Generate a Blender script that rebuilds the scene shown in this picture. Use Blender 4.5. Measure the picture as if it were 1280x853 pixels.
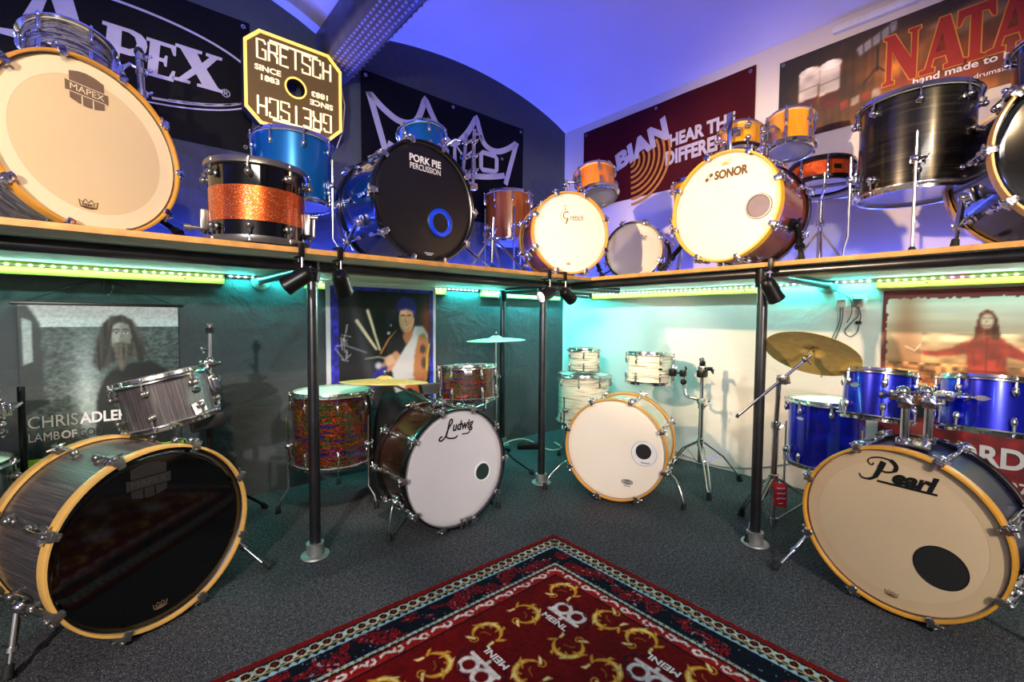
import bpy, bmesh, math, random
import numpy as np
from mathutils import Matrix, Vector, Quaternion

for _o in list(bpy.data.objects):
    bpy.data.objects.remove(_o, do_unlink=True)
SC = bpy.context.scene
COL = SC.collection
R_ = math.radians
random.seed(7)

# ------------------------------------------------------------------ camera
_yaw, _pit, _rol = R_(49.4), R_(2.6), R_(0.4)
_fw = Vector((math.cos(_yaw)*math.cos(_pit), math.sin(_yaw)*math.cos(_pit), -math.sin(_pit)))
_r0 = Vector((math.sin(_yaw), -math.cos(_yaw), 0))
_u0 = _r0.cross(_fw)
_rt = _r0*math.cos(_rol)+_u0*math.sin(_rol)
_up = _rt.cross(_fw)
CAM = Vector((-3.013, -2.814, 0.98))
_cd = bpy.data.cameras.new('camera')
_cd.sensor_width = 36.0
_cd.lens = 36.0*569.0/1280.0
_cd.clip_start = 0.02
_co = bpy.data.objects.new('camera', _cd)
_m = Matrix((_rt, _up, -_fw)).transposed().to_4x4()
_m.translation = CAM
_co.matrix_world = _m
COL.objects.link(_co)
SC.camera = _co

# ------------------------------------------------------------------ world, view, room lamps, added fill
_w = bpy.data.worlds.new('world')
SC.world = _w
_w.use_nodes = True
_w.node_tree.nodes['Background'].inputs[0].default_value = (0.05, 0.06, 0.09, 1)
_w.node_tree.nodes['Background'].inputs[1].default_value = 0.2
SC.view_settings.view_transform = 'Standard'
SC.view_settings.look = 'None'
SC.view_settings.gamma = 1.0
SC.view_settings.use_curve_mapping = False
SC.view_settings.exposure = -0.1

def aim(o, tgt):
    d = Vector(tgt)-o.location
    o.rotation_euler = d.to_track_quat('-Z', 'Y').to_euler()

def spot(name, loc, tgt, watts, col, ang=60, blend=.5, rad=.03):
    l = bpy.data.lights.new(name, 'SPOT')
    l.energy = watts; l.color = col; l.spot_size = R_(ang); l.spot_blend = blend; l.shadow_soft_size = rad
    o = bpy.data.objects.new(name, l); COL.objects.link(o)
    o.location = loc; aim(o, tgt)
    return o

def area(name, loc, tgt, watts, col, sx, sy):
    l = bpy.data.lights.new(name, 'AREA')
    l.energy = watts; l.color = col; l.shape = 'RECTANGLE'; l.size = sx; l.size_y = sy
    o = bpy.data.objects.new(name, l); COL.objects.link(o)
    o.location = loc; aim(o, tgt)
    return o

WARM = (1.0, .70, .40)
NEUT = (1.0, .92, .82)
# ceiling and opposite-shelf spotlights of the shop, behind and beside the camera
spot('ceiling_spot', (-4.0, -1.35, 1.98), (-0.8, -1.65, 1.52), 680, WARM, 42, .7, .04)
spot('ceiling_spot', (-3.4, -3.7, 2.45), (-2.75, -0.8, 1.50), 230, WARM, 40, .7, .05)
spot('ceiling_spot', (-2.6, -4.2, 2.4), (-0.9, -2.1, 1.6), 190, WARM, 55, .7, .05)
spot('opposite_shelf_spot', (-2.3, -3.75, 1.30), (-0.2, -1.6, .55), 125, NEUT, 78, .5, .025)
spot('opposite_shelf_spot', (-4.1, -3.0, 1.45), (-2.5, -0.3, .60), 250, NEUT, 75, .5, .025)
area('fill_lamp', (-4.9, -4.9, 2.55), (-5.3, -5.3, 1.0), 70, (1, .95, .9), 1.2, .3)  # added fill on the rear walls, gives chrome neutral highlights
area('fill_lamp', (-3.6, -4.2, 2.5), (-2.2, -2.0, 0.0), 26, (1, .93, .88), 1.2, .3)  # added soft fill that lifts the overall brightness
# blue wash lamp standing on the opposite shelf
spot('blue_wash', (-4.6, -3.9, 1.7), (-1.6, -1.2, 2.8), 50, (.10, .14, 1.0), 95, .8, .1)

# ------------------------------------------------------------------ mesh helpers
def frame(z, yh):
    z = Vector(z).normalized(); y = Vector(yh); y = (y-z*y.dot(z)).normalized(); x = y.cross(z)
    return Matrix((x, y, z)).transposed().to_4x4()

def TR(x, y=None, z=None):
    return Matrix.Translation(Vector(x) if y is None else Vector((x, y, z)))

def RZ(d): return Matrix.Rotation(R_(d), 4, 'Z')
def RX(d): return Matrix.Rotation(R_(d), 4, 'X')
def RY(d): return Matrix.Rotation(R_(d), 4, 'Y')

class MB:
    def __init__(s): s.v = []; s.f = []; s.mi = []
    def add(s, vs, fs, M=None, mi=0):
        b = len(s.v)
        for p in vs:
            p = Vector(p)
            s.v.append(tuple(M @ p) if M is not None else tuple(p))
        for f in fs:
            s.f.append([b+i for i in f]); s.mi.append(mi)
        return s
    def lathe(s, prof, n=32, M=None, closed=False, mi=0):
        vs = []; fs = []; m = len(prof)
        for k in range(n):
            a = 2*math.pi*k/n; c, q = math.cos(a), math.sin(a)
            for r, z in prof: vs.append((r*c, r*q, z))
        for k in range(n):
            k2 = (k+1) % n
            for i in range(m if closed else m-1):
                j = (i+1) % m
                f = [k*m+i, k2*m+i, k2*m+j, k*m+j]
                fs.append(f)
        return s.add(vs, fs, M, mi)
    def disc(s, r, z=0., n=32, M=None, up=True, mi=0):
        vs = [(r*math.cos(2*math.pi*k/n), r*math.sin(2*math.pi*k/n), z) for k in range(n)]
        f = list(range(n))
        return s.add(vs, [f if up else f[::-1]], M, mi)
    def cyl(s, p0, p1, r0, r1=None, n=10, M=None, mi=0):
        return s.tube([p0, p1], [r0, r0 if r1 is None else r1], n, M, mi)
    def tube(s, pts, r, n=8, M=None, mi=0, caps=True):
        pts = [Vector(p) for p in pts]; m = len(pts)
        rs = [r]*m if not isinstance(r, (list, tuple)) else r
        t0 = (pts[1]-pts[0]).normalized()
        a = Vector((0, 0, 1)) if abs(t0.z) < .9 else Vector((1, 0, 0))
        u = t0.cross(a).normalized(); vs = []; pt = t0
        for i, p in enumerate(pts):
            if i == 0: t = t0
            elif i == m-1: t = (pts[i]-pts[i-1]).normalized()
            else:
                t = (pts[i+1]-pts[i-1])
                t = t.normalized() if t.length > 1e-9 else pt
            u = u-t*u.dot(t)
            u = u.normalized() if u.length > 1e-6 else t.orthogonal().normalized()
            w = t.cross(u); pt = t
            for k in range(n):
                an = 2*math.pi*k/n
                vs.append(p+(u*math.cos(an)+w*math.sin(an))*rs[i])
        fs = []
        for i in range(m-1):
            for k in range(n):
                k2 = (k+1) % n
                fs.append([i*n+k, i*n+k2, (i+1)*n+k2, (i+1)*n+k])
        if caps:
            fs.append(list(range(n))[::-1]); fs.append([(m-1)*n+k for k in range(n)])
        return s.add(vs, fs, M, mi)
    def box(s, c, size, M=None, bev=0., seg=2, mi=0):
        bm = bmesh.new(); bmesh.ops.create_cube(bm, size=1.0)
        for v in bm.verts: v.co = Vector((v.co.x*size[0]+c[0], v.co.y*size[1]+c[1], v.co.z*size[2]+c[2]))
        if bev > 0:
            bmesh.ops.bevel(bm, geom=bm.edges[:], offset=bev, segments=seg, affect='EDGES', profile=.6)
        bm.verts.index_update()
        s.add([v.co.copy() for v in bm.verts], [[v.index for v in f.verts] for f in bm.faces], M, mi)
        bm.free(); return s
    def ball(s, c, r, n=12, m=8, M=None, mi=0):
        rr = r if isinstance(r, (tuple, list)) else (r, r, r)
        prof = [(math.sin(math.pi*i/m), -math.cos(math.pi*i/m)) for i in range(m+1)]
        prof[0] = (1e-4, -1); prof[-1] = (1e-4, 1)
        T = TR(c) @ Matrix.Diagonal((rr[0], rr[1], rr[2], 1))
        return s.lathe(prof, n, (M @ T) if M is not None else T, mi=mi)
    def prism(s, poly, z0, z1, M=None, mi=0):
        n = len(poly)
        ar = sum(poly[i][0]*poly[(i+1) % n][1]-poly[(i+1) % n][0]*poly[i][1] for i in range(n))
        if ar < 0: poly = poly[::-1]
        vs = [(x, y, z0) for x, y in poly]+[(x, y, z1) for x, y in poly]
        fs = [list(range(n))[::-1], [n+i for i in range(n)]]
        for i in range(n):
            j = (i+1) % n; fs.append([i, j, n+j, n+i])
        return s.add(vs, fs, M, mi)
    def stroke(s, pts, w, z0=0., z1=.0008, M=None, mi=0, closed=False):
        """flat ribbon along a 2-D line; w is a width or a list of widths"""
        n = len(pts); ws = w if isinstance(w, (list, tuple)) else [w]*n
        L = []; Rr = []
        for i in range(n):
            a = pts[(i-1) % n] if (closed or i > 0) else pts[i]
            b = pts[(i+1) % n] if (closed or i < n-1) else pts[i]
            dx, dy = b[0]-a[0], b[1]-a[1]; l = math.hypot(dx, dy) or 1
            nx, ny = -dy/l*ws[i]/2, dx/l*ws[i]/2
            L.append((pts[i][0]+nx, pts[i][1]+ny)); Rr.append((pts[i][0]-nx, pts[i][1]-ny))
        for i in range(n if closed else n-1):
            j = (i+1) % n
            s.prism([Rr[i], Rr[j], L[j], L[i]], z0, z1, M, mi)
        return s
    def mesh(s, name, ang=40):
        me = bpy.data.meshes.new(name)
        me.from_pydata(s.v, [], s.f)
        if any(s.mi): me.polygons.foreach_set('material_index', s.mi)
        me.polygons.foreach_set('use_smooth', [True]*len(me.polygons))
        me.update()
        if ang is not None: me.set_sharp_from_angle(angle=R_(ang))
        return me
    def obj(s, name, mat, parent=None, M=None, ang=40):
        return mobj(name, s.mesh(name, ang), mat, parent, M)

WM = {}          # world matrix of every top-level thing
def mobj(name, me, mat, parent=None, M=None):
    o = bpy.data.objects.new(name, me)
    for m in (mat if isinstance(mat, (list, tuple)) else [mat]):
        if m is None: continue
        if len(me.materials) < (len(mat) if isinstance(mat, (list, tuple)) else 1): me.materials.append(MT[m] if isinstance(m, str) else m)
    COL.objects.link(o)
    if M is not None: o.matrix_basis = M
    if parent is not None: o.parent = parent
    else: WM[o.name] = o.matrix_basis.copy()
    return o

def wm(o):
    if o.parent is None: return WM[o.name]
    return wm(o.parent) @ o.matrix_basis

def tag(o, label, cat, group=None):
    o['label'] = label; o['category'] = cat
    if group: o['group'] = group
    return o

def thing(name, label, cat, M=None, group=None):
    o = bpy.data.objects.new(name, None); COL.objects.link(o)
    o.empty_display_size = .05
    if M is None: M = Matrix.Identity(4)
    elif not isinstance(M, Matrix): M = TR(M)
    o.matrix_basis = M; WM[o.name] = M.copy()
    return tag(o, label, cat, group)

def wpart(root, name, mb, mat, ang=40):
    """mb holds world coordinates; the part is stored in its parent's frame"""
    inv = wm(root).inverted()
    mb.v = [tuple(inv @ Vector(p)) for p in mb.v]
    return mb.obj(name, mat, root, None, ang)

def struct(name, mb, mat, parent=None, ang=40):
    o = mb.obj(name, mat, parent, None, ang)
    if parent is None: o['kind'] = 'structure'
    return o

# ------------------------------------------------------------------ materials
MT = {}
def lin(c):
    return tuple((v/12.92 if v <= .04045 else ((v+.055)/1.055)**2.4) for v in [x/255. for x in c[:3]])+(1.,)

def nmat(name):
    m = bpy.data.materials.new(name); m.use_nodes = True; MT[name] = m
    nt = m.node_tree; return m, nt, nt.nodes['Principled BSDF']

def N(nt, t, **kw):
    n = nt.nodes.new(t)
    for k, v in kw.items(): setattr(n, k, v)
    return n

def pm(name, c, rough=.5, metal=0., coat=0., var=.08, vscale=18., bump=0., bscale=80., trans=0., spec=.5):
    m, nt, p = nmat(name); c = lin(c)
    tc = N(nt, 'ShaderNodeTexCoord'); no = N(nt, 'ShaderNodeTexNoise')
    no.inputs['Scale'].default_value = vscale; no.inputs['Detail'].default_value = 4
    nt.links.new(tc.outputs['Object'], no.inputs['Vector'])
    rp = N(nt, 'ShaderNodeValToRGB')
    rp.color_ramp.elements[0].position = .3; rp.color_ramp.elements[1].position = .7
    rp.color_ramp.elements[0].color = tuple(x*(1-var) for x in c[:3])+(1,)
    rp.color_ramp.elements[1].color = tuple(min(1, x*(1+var)) for x in c[:3])+(1,)
    nt.links.new(no.outputs['Fac'], rp.inputs['Fac']); nt.links.new(rp.outputs['Color'], p.inputs['Base Color'])
    p.inputs['Roughness'].default_value = rough; p.inputs['Metallic'].default_value = metal
    p.inputs['Specular IOR Level'].default_value = spec
    p.inputs['Coat Weight'].default_value = coat; p.inputs['Coat Roughness'].default_value = .06
    if trans: p.inputs['Transmission Weight'].default_value = trans
    if bump:
        n2 = N(nt, 'ShaderNodeTexNoise'); n2.inputs['Scale'].default_value = bscale; n2.inputs['Detail'].default_value = 6
        nt.links.new(tc.outputs['Object'], n2.inputs['Vector'])
        b = N(nt, 'ShaderNodeBump'); b.inputs['Strength'].default_value = bump; b.inputs['Distance'].default_value = .01
        nt.links.new(n2.outputs['Fac'], b.inputs['Height']); nt.links.new(b.outputs['Normal'], p.inputs['Normal'])
    return m

def emat(name, c, strength):
    m, nt, p = nmat(name); c = lin(c)
    p.inputs['Base Color'].default_value = c
    p.inputs['Emission Color'].default_value = c; p.inputs['Emission Strength'].default_value = strength
    return m

def ramp(nt, stops, interp='LINEAR'):
    rp = N(nt, 'ShaderNodeValToRGB'); cr = rp.color_ramp; cr.interpolation = interp
    while len(cr.elements) < len(stops): cr.elements.new(.5)
    for e, (pos, c) in zip(cr.elements, stops): e.position = pos; e.color = lin(c)
    return rp

def streak(name, stops, sc=(4, 4, 45), rough=.25, coat=.6, dist=.6, detail=6, metal=0., nscale=1., bump=0.):
    """streaks stretched across the local axes: strata wraps and wood grain"""
    m, nt, p = nmat(name)
    tc = N(nt, 'ShaderNodeTexCoord'); mp = N(nt, 'ShaderNodeMapping'); mp.inputs['Scale'].default_value = sc
    no = N(nt, 'ShaderNodeTexNoise'); no.inputs['Scale'].default_value = nscale; no.inputs['Detail'].default_value = detail
    no.inputs['Distortion'].default_value = dist; no.inputs['Roughness'].default_value = .6
    nt.links.new(tc.outputs['Object'], mp.inputs['Vector']); nt.links.new(mp.outputs['Vector'], no.inputs['Vector'])
    rp = ramp(nt, stops); nt.links.new(no.outputs['Fac'], rp.inputs['Fac'])
    nt.links.new(rp.outputs['Color'], p.inputs['Base Color'])
    p.inputs['Roughness'].default_value = rough; p.inputs['Coat Weight'].default_value = coat
    p.inputs['Coat Roughness'].default_value = .07; p.inputs['Metallic'].default_value = metal
    if bump:
        b = N(nt, 'ShaderNodeBump'); b.inputs['Strength'].default_value = bump; b.inputs['Distance'].default_value = .004
        nt.links.new(no.outputs['Fac'], b.inputs['Height']); nt.links.new(b.outputs['Normal'], p.inputs['Normal'])
    return m

def sparkle(name, c0, c1, scale=260, metal=.75, rough=.3):
    m, nt, p = nmat(name)
    tc = N(nt, 'ShaderNodeTexCoord'); vo = N(nt, 'ShaderNodeTexVoronoi'); vo.inputs['Scale'].default_value = scale
    nt.links.new(tc.outputs['Object'], vo.inputs['Vector'])
    sp = N(nt, 'ShaderNodeSeparateColor'); nt.links.new(vo.outputs['Color'], sp.inputs['Color'])
    rp = ramp(nt, [(0., c0), (.55, tuple((a+b)//2 for a, b in zip(c0, c1))), (.93, c1), (1., (255, 240, 205))])
    nt.links.new(sp.outputs['Red'], rp.inputs['Fac']); nt.links.new(rp.outputs['Color'], p.inputs['Base Color'])
    p.inputs['Metallic'].default_value = metal; p.inputs['Roughness'].default_value = rough
    p.inputs['Coat Weight'].default_value = .8; p.inputs['Coat Roughness'].default_value = .05
    return m

def vmat(name, rough=.6, coat=0., sheen=0.):
    m, nt, p = nmat(name)
    at = N(nt, 'ShaderNodeAttribute'); at.attribute_name = 'Col'
    nt.links.new(at.outputs['Color'], p.inputs['Base Color'])
    p.inputs['Roughness'].default_value = rough; p.inputs['Coat Weight'].default_value = coat
    p.inputs['Sheen Weight'].default_value = sheen
    return m

pm('chrome', (222, 221, 220), .13, 1., var=.03)
pm('chrome_satin', (175, 175, 178), .28, 1., var=.05)
pm('black_metal', (26, 26, 28), .35, .6, var=.1)
pm('black_pipe', (78, 78, 82), .3, .9, var=.25, vscale=9)
pm('galvanised', (150, 152, 148), .5, .7, var=.2, vscale=30)
pm('rubber', (14, 14, 15), .75, bump=.15, bscale=200)
pm('black_plastic', (16, 16, 18), .35)
pm('black_gloss', (6, 6, 7), .05, coat=.6, var=.02)
pm('head_black', (5, 5, 6), .07, coat=.3, var=.02)
pm('head_black_satin', (20, 19, 22), .32, var=.06)
pm('head_coated', (232, 222, 205), .62, var=.015, vscale=6, bump=.03, bscale=600)
pm('head_cream', (226, 200, 152), .6, var=.02, vscale=5)
pm('head_ring', (240, 222, 180), .55, var=.02)
pm('head_fyber', (244, 232, 205), .55, var=.05, vscale=9)
pm('head_tan', (205, 178, 140), .5, var=.02, vscale=6)
pm('head_tan_ring', (198, 170, 132), .5, var=.02, vscale=6)
pm('head_grey', (205, 198, 200), .5, var=.02, vscale=6)
pm('head_clear', (150, 150, 165), .18, coat=.4, var=.03)
pm('maple', (206, 144, 48), .35, coat=.5, var=.12, vscale=14)
pm('maple_pale', (206, 158, 84), .38, coat=.4, var=.12, vscale=14)
pm('maple_gold', (232, 170, 40), .3, coat=.6, var=.08, vscale=14)
pm('black_hoop', (12, 11, 12), .18, coat=.5)
pm('dark_inside', (18, 15, 13), .8)
pm('print_black', (12, 10, 10), .5)
pm('print_white', (225, 222, 228), .6)
pm('print_grey', (120, 96, 74), .6)
pm('print_dim', (58, 52, 52), .4)
pm('print_faint', (30, 27, 27), .4)
pm('print_silver', (190, 188, 190), .4)
pm('print_brown', (96, 66, 38), .6)
pm('badge_metal', (190, 190, 195), .2, .9)
pm('badge_dark', (30, 28, 28), .3, .4)
streak('oyster_black', [(.3, (16, 16, 20)), (.47, (46, 46, 54)), (.56, (128, 124, 122)), (.64, (60, 58, 62)), (.8, (190, 182, 168))], (9, 9, 70), .22, .8, 1.6)
streak('strata_dark', [(.25, (32, 30, 33)), (.5, (62, 57, 60)), (.7, (98, 90, 90)), (.85, (150, 140, 136))], (120, 120, 3.2), .35, .35, 1.4, bump=.3, detail=8)
streak('strata_band', [(.25, (40, 38, 38)), (.5, (70, 67, 66)), (.72, (112, 106, 102)), (.9, (150, 144, 138))], (4, 4, 60), .4, .25, .9, bump=.15)
streak('psychedelic', [(.28, (6, 5, 7)), (.36, (20, 28, 110)), (.40, (8, 7, 9)), (.43, (12, 8, 9)), (.447, (176, 48, 14)), (.462, (12, 7, 8)), (.503, (12, 8, 8)), (.516, (52, 110, 26)), (.528, (10, 8, 8)), (.568, (10, 8, 8)), (.582, (206, 70, 18)), (.598, (20, 9, 8)), (.66, (8, 7, 9)), (.70, (34, 60, 180)), (.76, (20, 14, 12)), (.8, (170, 130, 40))], (8, 8, 70), .2, .8, 1.0, detail=4)
streak('psychedelic_dark', [(.3, (8, 6, 6)), (.45, (34, 16, 10)), (.52, (60, 26, 14)), (.58, (20, 12, 10)), (.66, (44, 40, 18)), (.8, (70, 40, 20))], (11, 11, 80), .2, .8, 1.2)
streak('white_strata', [(.28, (40, 36, 34)), (.38, (132, 120, 104)), (.46, (214, 202, 178)), (.62, (232, 222, 200)), (.7, (150, 136, 114)), (.8, (226, 214, 190))], (4, 4, 70), .28, .7, .8)
streak('white_strata_bass', [(.28, (90, 82, 74)), (.42, (206, 196, 174)), (.65, (230, 222, 204)), (.8, (170, 158, 138))], (4, 4, 50), .28, .7, .8)
streak('amber_wood', [(.25, (150, 74, 12)), (.5, (206, 116, 22)), (.75, (236, 158, 48))], (14, 14, 1.6), .25, .8, .5)
streak('gold_wood', [(.25, (170, 100, 8)), (.5, (222, 150, 20)), (.75, (246, 190, 50))], (14, 14, 1.6), .25, .8, .5)
streak('copper_wood', [(.25, (92, 42, 10)), (.5, (146, 72, 18)), (.75, (190, 104, 34))], (16, 16, 1.4), .25, .8, .4)
streak('brown_wood', [(.25, (70, 26, 14)), (.5, (108, 44, 22)), (.75, (140, 66, 32))], (14, 14, 1.6), .25, .7, .5)
streak('brushed_black', [(.25, (12, 11, 10)), (.5, (30, 28, 25)), (.75, (66, 60, 50))], (2.2, 2.2, 120), .25, .5, .2, metal=.55)
pm('blue_metal', (10, 104, 178), .3, .55, coat=.7, var=.05)
pm('blue_deep', (8, 44, 110), .25, .55, coat=.8, var=.1)
pm('blue_royal', (8, 22, 178), .24, .55, coat=.8, var=.06)
pm('purple_dark', (22, 20, 48), .2, .4, coat=.7)
streak('purple_swirl', [(.3, (7, 6, 14)), (.5, (26, 24, 56)), (.62, (14, 12, 26)), (.75, (90, 84, 120))], (16, 16, 16), .3, .3, 2.0)
sparkle('orange_sparkle', (150, 52, 4), (226, 96, 14), 620)
sparkle('orange_sat', (170, 60, 14), (200, 84, 26), 60, .3)
pm('gunmetal', (120, 118, 116), .3, .8)
pm('brass', (228, 196, 116), .45, .45, var=.12, vscale=30)
pm('brass_dark', (186, 150, 76), .45, .45, var=.2, vscale=40)
pm('plywood_edge', (196, 142, 72), .55, var=.2, vscale=26)
pm('shelf_board', (196, 194, 180), .6, var=.1, vscale=5, bump=.05, bscale=40)
pm('batten_lime', (196, 190, 78), .6, var=.08, vscale=7, bump=.06, bscale=30)
pm('cable_black', (12, 12, 13), .5)
pm('cable_grey', (92, 90, 86), .6)
pm('cable_cream', (190, 176, 150), .6)
pm('plastic_white', (222, 222, 220), .4)
pm('bag_cloth', (14, 15, 17), .8, bump=.3, bscale=40)
pm('tag_red', (196, 24, 26), .45)
pm('banner_black', (9, 9, 13), .6, spec=.12, var=.25, vscale=4, bump=.12, bscale=7)
pm('banner_maroon', (66, 5, 14), .6, spec=.15, var=.2, vscale=3, bump=.1, bscale=6)
pm('print_lilac', (176, 172, 190), .6, var=.05)
pm('print_gold', (176, 120, 44), .5, var=.15)
pm('print_red', (150, 22, 14), .5, var=.1)
pm('print_gold_line', (196, 130, 40), .5)
pm('sheet_black', (16, 18, 20), .6)
pm('lime_strip', (150, 196, 20), .6)
pm('steel_tray', (92, 94, 108), .4, .6, var=.2, vscale=12)
pm('tray_slot_lit', (150, 150, 190), .4, .4)  # pale tone paints in the lit ceiling seen through the slots
emat('sign_face', (92, 70, 32), .55)
pm('sign_side', (20, 18, 16), .5)
emat('sign_letters', (255, 232, 178), 1.15)
emat('sign_border', (255, 206, 96), 1.25)
vmat('print_photo', .5, .1)
vmat('print_cloth', .75)
vmat('rug_pile', .95, 0, 0)
MT['rug_pile'].node_tree.nodes['Principled BSDF'].inputs['Specular IOR Level'].default_value = .08
pm('rug_white', (206, 192, 184), .95, spec=.1)

# ------------------------------------------------------------------ room surfaces
def plaster(name, c, bump, scale, var=.12, rough=.75):
    m, nt, p = nmat(name); c = lin(c)
    tc = N(nt, 'ShaderNodeTexCoord')
    n1 = N(nt, 'ShaderNodeTexNoise'); n1.inputs['Scale'].default_value = 1.7; n1.inputs['Detail'].default_value = 6
    n2 = N(nt, 'ShaderNodeTexNoise'); n2.inputs['Scale'].default_value = scale; n2.inputs['Detail'].default_value = 8; n2.inputs['Distortion'].default_value = 1.2
    n3 = N(nt, 'ShaderNodeTexNoise'); n3.inputs['Scale'].default_value = scale*5; n3.inputs['Detail'].default_value = 4
    for n in (n1, n2, n3): nt.links.new(tc.outputs['Object'], n.inputs['Vector'])
    rp = N(nt, 'ShaderNodeValToRGB'); rp.color_ramp.elements[0].position = .3; rp.color_ramp.elements[1].position = .7
    rp.color_ramp.elements[0].color = tuple(x*(1-var) for x in c[:3])+(1,); rp.color_ramp.elements[1].color = tuple(min(1, x*(1+var)) for x in c[:3])+(1,)
    nt.links.new(n1.outputs['Fac'], rp.inputs['Fac']); nt.links.new(rp.outputs['Color'], p.inputs['Base Color'])
    mx = N(nt, 'ShaderNodeMath', operation='MULTIPLY_ADD'); mx.inputs[1].default_value = .25
    nt.links.new(n3.outputs['Fac'], mx.inputs[0]); nt.links.new(n2.outputs['Fac'], mx.inputs[2])
    b = N(nt, 'ShaderNodeBump'); b.inputs['Strength'].default_value = bump; b.inputs['Distance'].default_value = .02
    nt.links.new(mx.outputs[0], b.inputs['Height']); nt.links.new(b.outputs['Normal'], p.inputs['Normal'])
    p.inputs['Roughness'].default_value = rough
    return m

plaster('wall_dark', (64, 70, 76), .5, 6.)
plaster('wall_white', (214, 208, 204), .22, 5., .05)
plaster('ceiling_white', (222, 220, 226), .15, 3., .04)

def carpet(name):
    m, nt, p = nmat(name)
    tc = N(nt, 'ShaderNodeTexCoord')
    a = N(nt, 'ShaderNodeTexNoise'); a.inputs['Scale'].default_value = 240; a.inputs['Detail'].default_value = 3
    b = N(nt, 'ShaderNodeTexNoise'); b.inputs['Scale'].default_value = 2.2; b.inputs['Detail'].default_value = 5
    c = N(nt, 'ShaderNodeTexNoise'); c.inputs['Scale'].default_value = 75; c.inputs['Detail'].default_value = 4
    for n in (a, b, c): nt.links.new(tc.outputs['Object'], n.inputs['Vector'])
    r1 = ramp(nt, [(.34, (40, 41, 44)), (.55, (84, 84, 88)), (.72, (160, 160, 163))])
    nt.links.new(a.outputs['Fac'], r1.inputs['Fac'])
    r2 = ramp(nt, [(.3, (150, 150, 152)), (.7, (255, 255, 255))]); nt.links.new(b.outputs['Fac'], r2.inputs['Fac'])
    r3 = ramp(nt, [(.35, (150, 150, 150)), (.65, (255, 255, 255))]); nt.links.new(c.outputs['Fac'], r3.inputs['Fac'])
    m1 = N(nt, 'ShaderNodeMix', data_type='RGBA', blend_type='MULTIPLY'); m1.inputs[0].default_value = .6
    m2 = N(nt, 'ShaderNodeMix', data_type='RGBA', blend_type='MULTIPLY'); m2.inputs[0].default_value = .8
    nt.links.new(r1.outputs['Color'], m1.inputs[6]); nt.links.new(r2.outputs['Color'], m1.inputs[7])
    nt.links.new(m1.outputs[2], m2.inputs[6]); nt.links.new(r3.outputs['Color'], m2.inputs[7])
    nt.links.new(m2.outputs[2], p.inputs['Base Color'])
    p.inputs['Roughness'].default_value = .95; p.inputs['Specular IOR Level'].default_value = .15
    bp = N(nt, 'ShaderNodeBump'); bp.inputs['Strength'].default_value = .8; bp.inputs['Distance'].default_value = .006
    nt.links.new(c.outputs['Fac'], bp.inputs['Height']); nt.links.new(bp.outputs['Normal'], p.inputs['Normal'])
carpet('carpet')

X0, Y0 = -6.3, -6.2     # far sides of the room
struct('floor', MB().box((X0/2, Y0/2, -.05), (-X0+.2, -Y0+.2, .1)), 'carpet')
struct('wall_left', MB().box((X0/2, .05, 1.5), (-X0+.2, .1, 3.0)), 'wall_dark')
struct('wall_right', MB().box((.05, Y0/2, 1.5), (.1, -Y0, 3.0)), 'wall_white')
struct('wall_back', MB().box((X0/2, Y0-.05, 1.5), (-X0+.2, .1, 3.0)), 'wall_white')
struct('wall_side', MB().box((X0-.05, Y0/2, 1.5), (.1, -Y0, 3.0)), 'wall_white')
# jack-arch ceiling: shallow vaults springing from steel beams
def vault():
    mb = MB(); span = 2.115; sag = .205; spr = 2.632; n = 20
    prof = []
    for b in range(3):
        for i in range(n+(1 if b == 2 else 0)):
            t = i/n; prof.append((-span*(b+t), spr+sag*(1-(2*t-1)**2)**.9))
    vs = []; fs = []; m = len(prof); ny = 12
    for j in range(ny+1):
        y = .0+(Y0)*j/ny
        for x, z in prof: vs.append((x, y, z))
    for j in range(ny):
        for i in range(m-1):
            fs.append([j*m+i, j*m+i+1, (j+1)*m+i+1, (j+1)*m+i])
    b0 = len(vs)
    # upper skin gives the vault its thickness
    for j in (0, ny):
        for x, z in prof: vs.append((x, Y0*j/ny, 3.0))
    for i in range(m-1):
        fs.append([b0+i, b0+m+i, b0+m+i+1, b0+i+1])
    mb.add(vs, fs); return mb
struct('ceiling', vault(), 'ceiling_white', ang=60)
# cable trunking along the top of the white wall
tk = MB(); tk.box((-.014, -3.6, 2.575), (.028, 3.2, .035), bev=.003)
t1 = struct('trim_1', tk, 'plastic_white')
# steel beam casing with rows of slots at the spring line
bm_ = thing('steel_beam', 'slotted dark steel beam running under the vaulted ceiling', 'beam', (-2.04, 0, 2.40))
BX0, BX1, BZ0, BZ1 = -2.118, -1.955, 2.40, 2.632
wpart(bm_, 'casing', MB().prism([(BX0, BZ1), (BX0, BZ1-.11), (BX0+.03, BZ0+.06), (BX1, BZ0), (BX1+.03, BZ0+.03), (BX1+.03, BZ1)], 0.002, 6.1, Matrix(((1, 0, 0, 0), (0, 0, -1, 0), (0, 1, 0, 0), (0, 0, 0, 1)))), 'steel_tray')
sl = MB()
p0 = Vector((BX0+.03, 0, BZ0+.06)); p1 = Vector((BX1, 0, BZ0))
dv = (p1-p0); nv = Vector((dv.z, 0, -dv.x)).normalized()
if nv.z > 0: nv = -nv
for r in range(5):
    c = p0+dv*(.14+.18*r)
    for k in range(70):
        y = -.1-k*.034-(.017 if r % 2 else 0)
        a = c+Vector((0, y, 0))+nv*.0008
        e = dv.normalized()*.006
        sl.add([a-e, a+e, a+e+Vector((0, -.02, 0)), a-e+Vector((0, -.02, 0))], [[0, 1, 2, 3]])
o = wpart(bm_, 'slots', sl, 'tray_slot_lit'); o['kind'] = 'stuff'
rv = MB()
for k in range(60):
    y = -.12-k*.05
    rv.ball((BX1+.012, y, BZ0+.006), (.006, .006, .006), 6, 4)
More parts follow.
